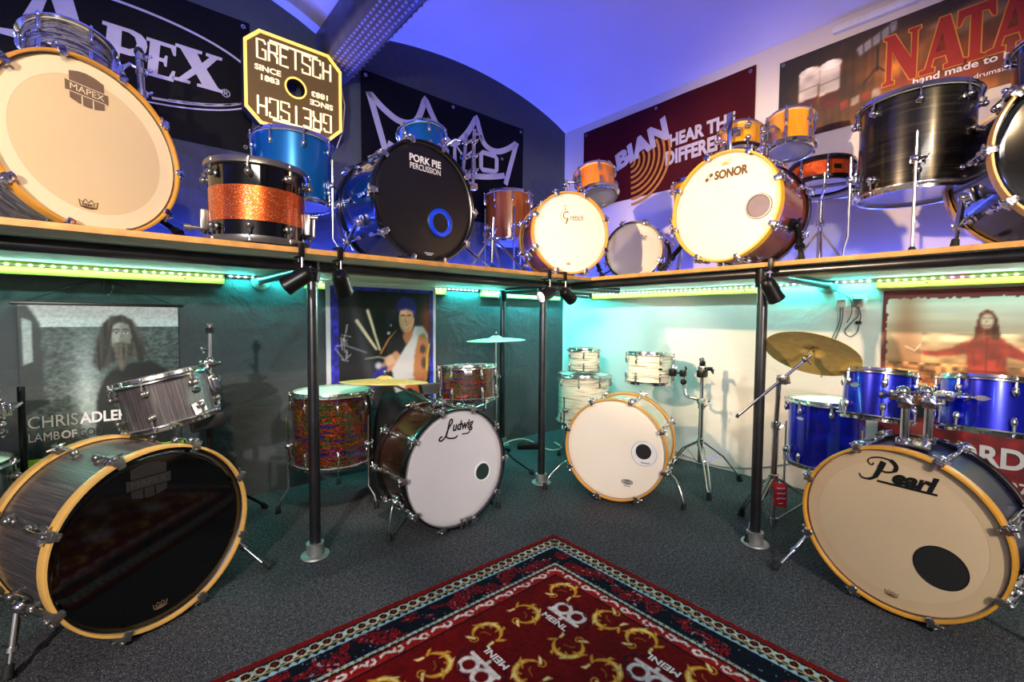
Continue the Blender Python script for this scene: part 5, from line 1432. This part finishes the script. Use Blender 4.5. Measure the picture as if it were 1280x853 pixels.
# ================================================================== drums on the floor
# ---- grey grained kit
d = Bass('grey grained bass drum with black gloss mirror-like head and amber hoop', (-2.934, -1.03, .296), -64.8, 1, .281, .32, 'strata_dark', 'maple_pale', 'head_black', nl=8, phase=22.5, lug='ball', floor=0., lug_mat='gunmetal', claw_mat='gunmetal')
mapex_badge(d, -.09, .64, .098, 'print_faint', 'head_black', 'print_dim')
d.crown(-.03, -.79, .04, 'print_grey')
d.spur(-20, -.03, (-2.595, -.884, 0)); d.spur(204, .0, (-3.27, -1.045, 0), thick=.010)
d.part('vent_badge', MB().stroke(bez([(-.03, -.008), (-.01, .006), (.01, -.004), (.03, .008)], 5), .004, 0, .002), 'badge_dark', d.face(84, -.02))
C = (-2.888, -.655, .672)
t = Drum('tom_drum', 'grey grained tilted rack tom with white price card and chrome hoops', 'drum', C, axis_of(157, 13), facing(C), .139, .168, 'strata_dark', nl=6, phase=-112, lug='ball', lug_mat='gunmetal', lug_dz=.04)
t.badge(-48, .012, 'oval', .018, 'badge_dark'); t.bracket(4, .01, .07)
t.part('price_card', MB().box((0, 0, 0), (.05, .042, .001)), 'plastic_white', t.face(-52, -.052, .003) @ RZ(8))
t.part('isolation_mount', MB().box((.0, .01, -.01), (.12, .03, .05), bev=.008), 'black_plastic', TR(.10, -.04, -.115))
o = thing('tom_stand', 'chrome multi-clamp stand with black-felt top beside the grey rack tom', 'stand', (-2.745, -.50, 0))
wpart(o, 'tube', MB().cyl((-2.745, -.50, .10), (-2.735, -.50, .62), .012, n=14), 'black_metal')
wpart(o, 'upper_tube', MB().cyl((-2.735, -.50, .60), (-2.729, -.50, .93), .0075, n=12), 'chrome')
for f in ((-2.479, -.235, 0), (-2.95, -.32, 0), (-2.80, -.72, 0)):
    lg = wpart(o, 'leg', MB().cyl((-2.745, -.50, .30), (f[0], f[1], .02), .007, n=8), 'black_metal')
    dv_ = Vector((f[0]+2.745, f[1]+.50, -.2)).normalized()
    wpart(lg, 'rubber_foot', MB().tube([Vector((f[0], f[1], .028))-dv_*.02, Vector((f[0], f[1], .014)), Vector((f[0], f[1], .004))+Vector((dv_.x, dv_.y, 0))*.012], [.009, .014, .015], 10), 'rubber')
for z, k in ((.62, 1), (.67, -1), (.72, 1), (.785, -1)):
    wpart(o, 'clamp', wing(MB().box((-2.733, -.50, z), (.045, .04, .032), bev=.008), (-2.733+.02*k, -.515, z), (k, -.5, .2)), 'chrome')
wpart(o, 'tilter', wing(MB().cyl((-2.755, -.505, .785), (-2.69, -.505, .787), .007, n=10).ball((-2.73, -.50, .80), .016, 10, 8), (-2.745, -.51, .845), (-1, -.3, 0)), 'chrome')
wpart(o, 'felt', MB().lathe([(.004, 0), (.016, .001), (.016, .011), (.013, .013), (.016, .015), (.016, .025), (.004, .026)], 16, TR(-2.729, -.50, .915)), 'rubber')
wpart(o, 'wing_nut', wing(MB(), (-2.729, -.50, .941), (0, 0, 1), .009), 'chrome')
wpart(o, 'tom_arm', MB().tube([(-2.735, -.51, .67), (-2.745, -.545, .68), (-2.755, -.57, .675)], .009, 10), 'chrome')
C = (-3.47, -.45, .30)
t = Drum('floor_tom', 'grey grained floor tom at the far side of the hanging scroll', 'drum', C, UP, facing(C), .15, .34, 'strata_dark', nl=6, phase=-20, lug='ball', lug_mat='gunmetal')
for a in (-40, -160, 90): leg_floor(t, a, -.06, 0., kick=.02)
C = (-3.455, -.52, .645)
t = Drum('tom_drum', 'grey grained small tom above the floor tom beside the hanging scroll', 'drum', C, axis_of(157, 6), facing(C), .113, .15, 'strata_dark', nl=6, phase=-25, lug='ball', lug_mat='gunmetal'); t.bracket(4, 0, .06)
o = thing('tom_stand', 'slim dark tom stand beside the hanging scroll', 'stand', (-3.33, -.36, 0))
wpart(o, 'tube', MB().cyl((-3.305, -.34, .02), (-3.305, -.34, .72), .011, n=12), 'black_metal')
wpart(o, 'arm', MB().tube([(-3.305, -.34, .66), (-3.31, -.42, .66), (-3.325, -.50, .65)], .008, 8), 'chrome')
for f in ((-3.24, -.22), (-3.38, -.24), (-3.22, -.42)): wpart(o, 'leg', MB().cyl((-3.305, -.34, .2), (f[0], f[1], .01), .007, n=8), 'black_metal')
# ---- psychedelic kit
C = (-2.169, -.363, .413)
t = Drum('floor_tom', 'psychedelic orange and green floor tom with bright chrome hoops', 'drum', C, UP, facing(C), .195, .36, 'psychedelic', nl=8, phase=-84, lug='bar', lug_dz=.06)
for a in (-40, -166, 84): leg_floor(t, a, -.08, 0., top=.15)
d = Bass('bass drum with pale grey script logo head and black hoop in dark marbled wrap', (-1.852, -1.079, .296), 269.5, 1.5, .275, .26, 'psychedelic_dark', 'black_hoop', 'head_grey', nl=10, phase=0, lug='long', floor=0.)
LW = MB(); LW.stroke(bez([(1.12*_x, 1.15*_y) for _x, _y in [(-.098, -.026), (-.110, -.030), (-.112, -.040), (-.098, -.040), (-.078, -.020), (-.066, .020), (-.058, .036), (-.050, .034), (-.052, .022), (-.066, .006), (-.080, -.022), (-.070, -.036), (-.040, -.040), (-.026, -.032)]], 5), .0075)
d.sheet('logo', LW, 'print_black', .125, .68)
d.word('udwig', 'print_black', .14, .69, w=.118, h=.058, shear=.28, bold=.035, rot=2)
d.sheet('logo_underline', MB().stroke([(.03, -.03), (.06, -.031), (.075, -.024)], .006), 'print_black', .0, .665)
pm('port_green', (34, 52, 48), .4)
d.sheet('port_hole', MB().disc(.040, .0006, 40), 'port_green', .53, -.17); d.sheet('port_ring', MB().lathe([(.039, .0006), (.041, .004), (.048, .003), (.050, .0006)], 40), 'plastic_white', .53, -.17)
for k in (-1, 0, 1): d.part('pedal_clamp', MB().box((k*.03, -.262, .02), (.009, .05, .012), bev=.003).ball((k*.03, -.235, .026), .008, 8, 6), 'chrome', TR(.04, 0, d.zf-.006))
d.spur(206, .03, (-2.15, -.99, 0), thick=.006, straight=False); d.spur(-26, .03, (-1.56, -1.02, 0), thick=.006, straight=False)
d.part('mount_plate', MB().box((.006, 0, 0), (.012, .06, .10), bev=.004).box((.02, .012, .02), (.02, .03, .04), bev=.005).cyl((.02, -.03, -.03), (.02, .03, -.03), .006, n=8), 'chrome', d.at(100, .03))
d.part('mount_plate', MB().box((.006, 0, 0), (.012, .05, .08), bev=.004).box((.024, 0, .0), (.03, .03, .03), bev=.006), 'chrome', d.at(60, -.05))
C = (-1.531, -.703, .628)
t = Drum('tom_drum', 'psychedelic rack tom with chrome hoops beside the pale script logo head', 'drum', C, axis_of(90, 4), facing(C), .151, .172, 'psychedelic', nl=6, phase=-122, lug='bar', lug_dz=.04); t.badge(-88, .06, 'rect', .02)
o = thing('snare_stand', 'dark folding stand under the psychedelic rack tom', 'stand', (-1.50, -.70, 0))
wpart(o, 'tube', MB().cyl((-1.50, -.70, .08), (-1.50, -.70, .50), .0115, n=12), 'chrome')
for a in (10, 130, 262):
    c_, s_ = math.cos(R_(a)), math.sin(R_(a))
    wpart(o, 'basket_arm', MB().tube([(-1.50, -.70, .47), (-1.51+.15*c_, -.70+.15*s_, .49), (-1.52+.186*c_, -.70+.186*s_, .51), (-1.522+.19*c_, -.70+.19*s_, .56)], .006, 8), 'chrome')
    lg = wpart(o, 'leg', MB().tube([(-1.50, -.70, .32), (-1.50+.17*c_, -.70+.17*s_, .05), (-1.50+.22*c_, -.70+.22*s_, .012)], .006, 8), 'chrome')
    wpart(lg, 'rubber_foot', MB().cyl((-1.50+.21*c_, -.70+.21*s_, .03), (-1.50+.226*c_, -.70+.226*s_, 0), .011, .014, n=10), 'rubber')
cymbal('flat bronze cymbal above the pale script logo bass drum', (-1.993, -.621, .668), .44, (.06, .05, 1))
o = thing('cymbal_holder', 'slanted chrome rod rising from the marbled bass drum to the flat cymbal', 'cymbal mount', (-1.86, -.86, .55))
wpart(o, 'rod', MB().cyl((-1.905, -.98, .585), (-1.993, -.621, .664), .006, n=10), 'chrome')
wpart(o, 'clamp', wing(MB().box((-1.905, -.985, .582), (.05, .04, .03), bev=.008), (-1.92, -1.0, .59), (-.6, -.6, .4)), 'chrome')
cymbal('thin bronze cymbal on a stand beside the back pipe post', (-1.093, -.407, .853), .40, (-.03, .02, 1))
o = thing('cymbal_stand', 'straight chrome cymbal stand behind the psychedelic rack tom', 'stand', (-1.09, -.41, 0))
wpart(o, 'lower_tube', MB().cyl((-1.093, -.407, .06), (-1.093, -.407, .60), .0115, n=12), 'chrome')
wpart(o, 'upper_tube', MB().cyl((-1.093, -.407, .58), (-1.093, -.407, .875), .007, n=12), 'chrome')
wpart(o, 'memory_lock', wing(MB().lathe([(.010, -.016), (.018, -.014), (.018, .014), (.010, .016)], 14, TR(-1.093, -.407, .60)), (-1.08, -.42, .60), (.8, -.6, 0)), 'chrome')
for f in ((-1.06, -.735), (-1.36, -.28), (-.85, -.26)):
    lg = wpart(o, 'leg', MB().tube([(-1.093, -.407, .16), (f[0]*.5-1.093*.5, f[1]*.5-.407*.5, .07), (f[0], f[1], .022)], .0065, 8), 'black_metal')
    wpart(lg, 'rubber_foot', MB().ball((f[0], f[1], .018), (.017, .017, .018), 10, 6), 'rubber')
# black cloth bag and square cowbell bracket behind the bass drum
bg = MB(); rr_ = random.Random(3); vs = []; fs = []; nA, nB = 26, 12
for j in range(nB+1):
    t_ = j/nB
    for i in range(nA):
        a = 2*math.pi*i/nA; r = (1-.35*t_**1.5)*(1+.10*math.sin(3*a+2)+.05*math.sin(7*a+5*t_)) if j < nB else .35
        vs.append((-1.80+.20*r*math.cos(a), -.42+.15*r*math.sin(a), .004+.545*t_+(.03*math.sin(2*a+1)*t_)))
for j in range(nB):
    for i in range(nA): fs.append([j*nA+i, j*nA+(i+1) % nA, (j+1)*nA+(i+1) % nA, (j+1)*nA+i])
fs.append([nB*nA+i for i in range(nA)]); fs.append(list(range(nA))[::-1]); bg.add(vs, fs)
tag(bg.obj('cloth_bag', 'bag_cloth', ang=80), 'black draped cloth bag behind the marbled bass drum', 'bag')
o = thing('cowbell', 'small chrome cowbell on a post above the marbled bass drum', 'cowbell', (-1.757, -.66, .53))
wpart(o, 'post', MB().cyl((-1.757, -.87, .545), (-1.757, -.66, .56), .006, n=8).cyl((-1.757, -.66, .555), (-1.757, -.66, .585), .006, n=8), 'chrome')
wpart(o, 'bell', MB().prism([(-.055, .026), (.055, .03), (.044, -.026), (-.044, -.022)], -.02, .02, TR(-1.757, -.66, .605) @ RX(90)), 'chrome_satin')
# ---- white strata kit
d = Bass('pale bass drum with white head, offset port and amber hoop', (-1.03, -1.346, .293), 202.2, 1, .274, .28, 'white_strata_bass', 'maple', 'head_coated', nl=8, phase=27, lug='bar', floor=0.)
d.sheet('port_patch', MB().disc(.066, .0004, 40), 'plastic_white', .57, .0); d.sheet('port_hole', MB().disc(.040, .0010, 40), 'dark_inside', .555, .03); d.sheet('port_ring', MB().lathe([(.062, .0004), (.064, .002), (.068, .0004)], 40), 'head_grey', .57, 0)
d.word('Kickport', 'print_black', .60, -.185, w=.045, h=.012, bold=.02)
EV = MB(); EV.stroke(arc(0, 0, .029, .0125, 0, 360, 28), .003); d.sheet('maker_oval', EV, 'print_black', .26, -.60); d.sheet('maker_fill', MB().prism(arc(0, 0, .024, .009, 0, 350, 20), 0, .0003), 'print_black', .26, -.60); d.word('EVANS', 'print_white', .26, -.60, w=.04, h=.009, bold=.02, ext=.0012)
d.sheet('maker_line', MB().box((0, 0, 0), (.034, .003, .0004)), 'print_black', .26, -.68)
d.spur(205, .02, (-1.189, -.985, 0), straight=False, thick=.008); d.spur(-25, .02, (-.838, -1.645, 0), straight=False, thick=.008)
C = (-.36, -.56, .395)
t = Drum('floor_tom', 'cream strata floor tom standing in the corner under a small tom', 'drum', C, UP, facing(C), .19, .35, 'white_strata', nl=8, phase=-100, lug='bar', lug_dz=.05)
for a in (-130, -20, 100): leg_floor(t, a, -.07, 0., top=.10)
C = (-.375, -.575, .687)
t = Drum('tom_drum', 'small cream strata tom stacked on the corner floor tom', 'drum', C, UP, facing(C), .113, .152, 'white_strata', nl=6, phase=-92, lug='bar', lug_dz=.035)
C = (-.35, -1.117, .669)
t = Drum('tom_drum', 'cream strata rack tom clamped to the chrome double tom stand', 'drum', C, axis_of(20, 3), facing(C), .140, .185, 'white_strata', nl=6, phase=-124, lug='bar', lug_dz=.04); t.badge(-62, .0, 'diamond', .012, 'badge_dark'); t.bracket(-6, -.005, .07)
o = thing('tom_stand', 'chrome double tom stand with clamps in front of the white wall', 'stand', (-.27, -1.46, 0))
SB = Vector((-.30, -1.455, 0))
wpart(o, 'lower_tube', MB().cyl(SB+Vector((0, 0, .07)), SB+Vector((0, 0, .46)), .0145, n=14), 'chrome'); wpart(o, 'upper_tube', MB().cyl(SB+Vector((0, 0, .45)), SB+Vector((0, 0, .68)), .0115, n=14), 'chrome')
tripod(o, SB, [(-.585, -1.655, 0), (-.15, -1.63, 0), (-.14, -1.19, 0)], .235, .09)
wpart(o, 'memory_lock', wing(MB().lathe([(.012, -.018), (.021, -.016), (.021, .016), (.012, .018)], 14, TR(SB.x, SB.y, .46)), (SB.x-.01, SB.y-.02, .46), (-.4, -1, 0)), 'chrome')
wpart(o, 'top_clamp', wing(MB().box((SB.x, SB.y, .66), (.07, .045, .05), bev=.012).ball((SB.x, SB.y, .72), (.022, .018, .03), 10, 8).cyl((SB.x+.02, SB.y-.02, .69), (SB.x+.03, SB.y-.05, .69), .012, n=10), (SB.x+.02, SB.y-.045, .675), (.4, -1, 0)), 'black_metal')
wpart(o, 'top_joint', MB().ball((SB.x-.008, SB.y, .745), .018, 10, 8).box((SB.x, SB.y, .695), (.045, .04, .03), bev=.01), 'chrome')
wpart(o, 'side_clamp', wing(MB().box((SB.x, SB.y, .49), (.05, .04, .035), bev=.01).cyl(SB+Vector((0, 0, .49)), SB+Vector((-.035, .055, .51)), .009, n=10), SB+Vector((.02, -.03, .49)), (.4, -1, 0)), 'chrome')
wpart(o, 'tom_arm', MB().tube([SB+Vector((-.03, .05, .50)), SB+Vector((-.035, .085, .52)), SB+Vector((-.038, .10, .58)), SB+Vector((-.04, .10, .64))], .010, 10), 'chrome')
wpart(o, 'ratchet', wing(MB().ball(SB+Vector((-.04, .10, .60)), .02, 10, 8).box(SB+Vector((-.04, .105, .655)), (.035, .035, .045), bev=.009).cyl(SB+Vector((-.04, .11, .655)), SB+Vector((-.045, .165, .655)), .008, n=10), SB+Vector((-.045, .085, .68)), (-.3, -.3, 1)), 'black_metal')
wpart(o, 'ratchet', MB().box(SB+Vector((-.047, .17, .655)), (.04, .04, .05), bev=.01), 'black_metal')
# ---- royal blue kit
d = Bass('bass drum with tan script logo head, black port and golden hoop', (-1.082, -2.517, .291), 172.3, -2, .278, .23, 'purple_swirl', 'maple', 'head_tan', rear='black_hoop', nl=8, phase=22.5, lug='long', floor=0., ring='head_tan_ring', ringr=.84)
PL = MB()
PL.stroke(bez([(-.108, -.024), (-.100, -.036), (-.080, -.036), (-.062, -.022), (-.048, .012), (-.040, .034)], 6), [.004]*6+[.006]*6+[.009]*6+[.014]*6+[.017]*6+[.014])
PL.stroke(bez([(-.078, .016), (-.084, .026), (-.076, .038), (-.050, .046), (-.020, .042), (-.006, .026), (-.012, .008), (-.034, .000), (-.048, .004)], 6), [.004]*12+[.005]*12+[.012]*12+[.006]*12+[.004])
PL.stroke(bez([(-.078, .016), (-.070, .016), (-.068, .024)], 6), .004); PL.stroke([(-.056, -.036), (.098, -.036)], .007)
d.sheet('logo', PL, 'print_black', .02, .68)
d.word('earl', 'print_black', .175, .65, w=.118, h=.05, shear=.3, bold=.05)
d.port(.42, -.27, .064, hole='dark_inside', rw=.003, lip=.001); d.crown(-.01, -.80, .036, 'print_brown')
d.spur(203, .02, (-1.085, -2.16, 0), thick=.008); d.spur(-23, .02, (-.98, -2.92, 0), thick=.008)
C = (-.365, -2.125, .437)
t = Drum('floor_tom', 'royal blue floor tom with long legs beside the red-tagged stand', 'drum', C, UP, facing(C), .16, .305, 'blue_royal', nl=8, phase=-82, lug='tear', lug_dz=.035); t.badge(-128, .075, 'diamond', .014)
for a in (-150, -40, 90): leg_floor(t, a, -.09, 0., top=.14)
C = (-.715, -2.389, .688)
t = Drum('tom_drum', 'royal blue rack tom overlapping the tilted cymbal', 'drum', C, axis_of(0, 10), facing(C), .112, .175, 'blue_royal', nl=6, phase=-80, lug='tear', lug_dz=.035); t.badge(-128, .03, 'diamond', .016); t.bracket(-52, .01, .06)
C = (-.50, -2.685, .664)
t = Drum('tom_drum', 'larger royal blue rack tom in front of the sunset poster', 'drum', C, axis_of(0, 10), facing(C), .136, .19, 'blue_royal', nl=6, phase=-122, lug='tear', lug_dz=.035); t.badge(-96, .02, 'diamond', .017); t.bracket(-150, .01, .06)
o = thing('tom_holder', 'twin chrome tom posts rising from the tan-headed bass drum', 'tom mount', (-.955, -2.544, .565))
for x, y, x1, y1 in ((-.985, -2.518, -.83, -2.43), (-.925, -2.570, -.66, -2.64)):
    wpart(o, 'tube', MB().cyl((x, y, .565), (x, y, .70), .0125, n=16), 'chrome')
    wpart(o, 'tube_collar', MB().lathe([(.012, 0), (.024, .002), (.024, .018), (.013, .022)], 16, TR(x, y, .566)), 'chrome')
    wpart(o, 'ratchet', wing(MB().box((x, y, .712), (.045, .04, .045), bev=.01).ball((x+.01, y+.01, .745), .02, 10, 8), (x-.02, y-.01, .715), (-1, -.2, .2)), 'chrome')
    wpart(o, 'arm', MB().cyl((x, y, .735), (x1, y1, .71), .010, n=10).ball((x1, y1, .71), .016, 10, 8), 'chrome')
    wpart(o, 'memory_lock', wing(MB().box((x*.5+x1*.5, y*.5+y1*.5, .722), (.032, .03, .036), bev=.008), (x*.5+x1*.5, y*.5+y1*.5-.015, .73), (-.3, -1, .2)), 'chrome')
wpart(o, 'mount_plate', MB().box((-.955, -2.544, .570), (.14, .09, .012), bev=.004), 'chrome')
cn = Vector((.553, -.053, .83)).normalized()
cymbal('wide bronze crash cymbal tilted on a boom arm', (-.838, -2.19, .856), .35, cn, mark=True)
o = thing('cymbal_stand', 'chrome boom cymbal stand with red tag near the white wall', 'stand', (-.80, -2.05, 0))
PB = Vector((-.80, -2.05, 0))
wpart(o, 'lower_tube', MB().cyl(PB+Vector((0, 0, .06)), PB+Vector((0, 0, .52)), .0135, n=14), 'chrome'); wpart(o, 'upper_tube', MB().cyl(PB+Vector((0, 0, .50)), PB+Vector((-.012, -.012, .72)), .0105, n=14), 'chrome')
wpart(o, 'boom', MB().cyl((-.965, -1.955, .568), (-.838, -2.19, .845), .0062, n=10), 'chrome'); wpart(o, 'boom_end', MB().cyl((-.97, -1.951, .560), (-.962, -1.957, .574), .0072, n=10), 'black_metal')
wpart(o, 'boom_clamp', wing(MB().box((-.875, -2.10, .735), (.045, .045, .04), bev=.01).cyl((-.812, -2.062, .72), (-.875, -2.10, .735), .012, n=10), (-.89, -2.115, .735), (-.8, -.6, 0)), 'chrome')
wpart(o, 'tilter', wing(MB().ball((-.848, -2.17, .828), .016, 10, 8).cyl((-.848, -2.17, .828), tuple(Vector((-.838, -2.19, .856))+cn*.04), .004, n=8), (-.86, -2.18, .82), (-.8, -.6, 0)), 'chrome')
wpart(o, 'memory_lock', wing(MB().lathe([(.012, -.018), (.020, -.016), (.020, .016), (.012, .018)], 14, TR(PB.x, PB.y, .52)), (PB.x-.01, PB.y-.02, .52), (-.6, -.8, 0)), 'chrome')
tripod(o, PB, [(-.93, -2.0, 0), (-.55, -2.28, 0), (-.66, -1.86, 0)], .275, .085)
o = thing('price_tag', 'red price tag with white writing hanging on the boom stand', 'tag', (-.83, -2.085, .17))
Mt = frame(Vector((-3.0+.83, -2.8+2.085, 0)), UP); Mt.translation = Vector((-.845, -2.095, .225)); inv = wm(o).inverted()
MB().box((0, 0, 0), (.048, .105, .0015), bev=.0005).obj('card', 'tag_red', o, inv @ Mt)
MB().tube([(0, .05, .001), (.005, .075, .0), (.0, .085, -.01)], .001, 6).obj('string', 'cable_black', o, inv @ Mt)
for k in range(4):
    wv = [(-.016+.0016*i, .004*math.sin(i*1.7+k)*(1 if i % 3 else .3)) for i in range(21)]
    MB().stroke(wv if k < 3 else [(q*.5, e_*.5) for q, e_ in wv], .0026 if k < 3 else .0018, 0, .0003).obj('handwriting', 'print_white', o, inv @ Mt @ TR(.002, .030-.022*k, .0012) @ RZ(12))

# ================================================================== lamps, sockets, cables
OL = (0, -1, 0); OR = (-1, 0, 0)
clamp_lamp('black can spotlight left of the pipe post by the orange-banded drum', (-2.53, YF, ZS), OL, (-3.3, -.55, .55), 26)
clamp_lamp('black can spotlight right of the pipe post by the orange-banded drum', (-2.395, YF, ZS), OL, (-1.95, -.45, .45), 26)
clamp_lamp('lit can spotlight by the corner post, pointing along the dark wall', (-1.30, YF, ZS), OL, (-2.2, -1.0, .75), 22, on=True)
clamp_lamp('black can spotlight by the corner post, pointing to the white wall', (-1.18, YF, ZS), OL, (-.35, -1.0, .70), 24)
clamp_lamp('black can spotlight above the pipe post near the white wall', (XF, -2.07, ZS), OR, (-.55, -2.30, .45), 22)
so = thing('wall_socket', 'white double wall socket with two plugs above the tilted cymbal', 'socket', onR(2.128, 1.09, .001))
MB().box((0, 0, .005), (.146, .086, .010), bev=.004).obj('face_plate', 'plastic_white', so)
for x in (-.036, .036):
    pl = MB().box((x, -.004, .024), (.046, .046, .028), bev=.008).obj('plug', 'plastic_white' if x < 0 else 'chrome_satin', so)
    MB().box((x*.35, .028, .012), (.010, .016, .006), bev=.002).obj('switch', 'plastic_white', so)
for i, pts in enumerate(([(-.04, -.025, .03), (-.05, -.12, .012), (-.10, -.25, .006), (-.14, -.40, .006)], [(-.028, -.025, .03), (-.038, -.12, .012), (-.085, -.26, .006), (-.125, -.42, .006)])):
    MB().tube(bez(pts, 6), .0028, 6).obj('mains_cable', 'cable_grey', so)
for pts in ([(.036, -.025, .03), (.04, -.07, .02), (.01, -.11, .015), (-.02, -.16, .012), (.005, -.185, .012), (.035, -.16, .012), (.042, -.12, .014)], [(.042, -.025, .03), (.05, -.08, .02), (.035, -.12, .016)], [(-.125, .10, .012), (-.06, .06, .015), (.0, .02, .03), (.012, -.05, .03), (-.01, -.11, .02)]):
    MB().tube(bez(pts, 8), .0022, 6).obj('lead', 'cable_black', so)
MB().box((.04, -.11, .014), (.026, .018, .012), bev=.003).obj('inline_switch', 'black_plastic', so)
def cable(name, label, pts, r, mat):
    return tag(MB().tube(bez(pts, 8), r, 8).obj(name, mat), label, 'cable')
cable('floor_cable', 'cream cable looping over the carpet by the corner post', [(-1.126, -.276, .006), (-.90, -.20, .03), (-.75, -.17, .05), (-.62, -.20, .045), (-.58, -.36, .006), (-.57, -.45, .006), (-.47, -.44, .008), (-.40, -.30, .006)], .005, 'cable_cream')
cable('floor_cable', 'thin grey cable running along the foot of the white wall', [(-.02, -1.08, .05), (-.03, -1.4, .02), (-.02, -1.62, .05), (-.012, -1.82, .12), (-.01, -2.05, .22)], .0035, 'cable_grey')
o = thing('power_strip', 'black power strip on the carpet behind the corner post', 'power strip', (-.66, -.29, 0))
wpart(o, 'body', MB().box((0, 0, .022), (.20, .055, .04), TR(-.66, -.29, 0) @ RZ(-35), bev=.006), 'black_plastic')
for k in (-.06, 0, .06): wpart(o, 'outlet', MB().box((k, 0, .0425), (.035, .035, .003), TR(-.66, -.29, 0) @ RZ(-35), bev=.001), 'black_metal')
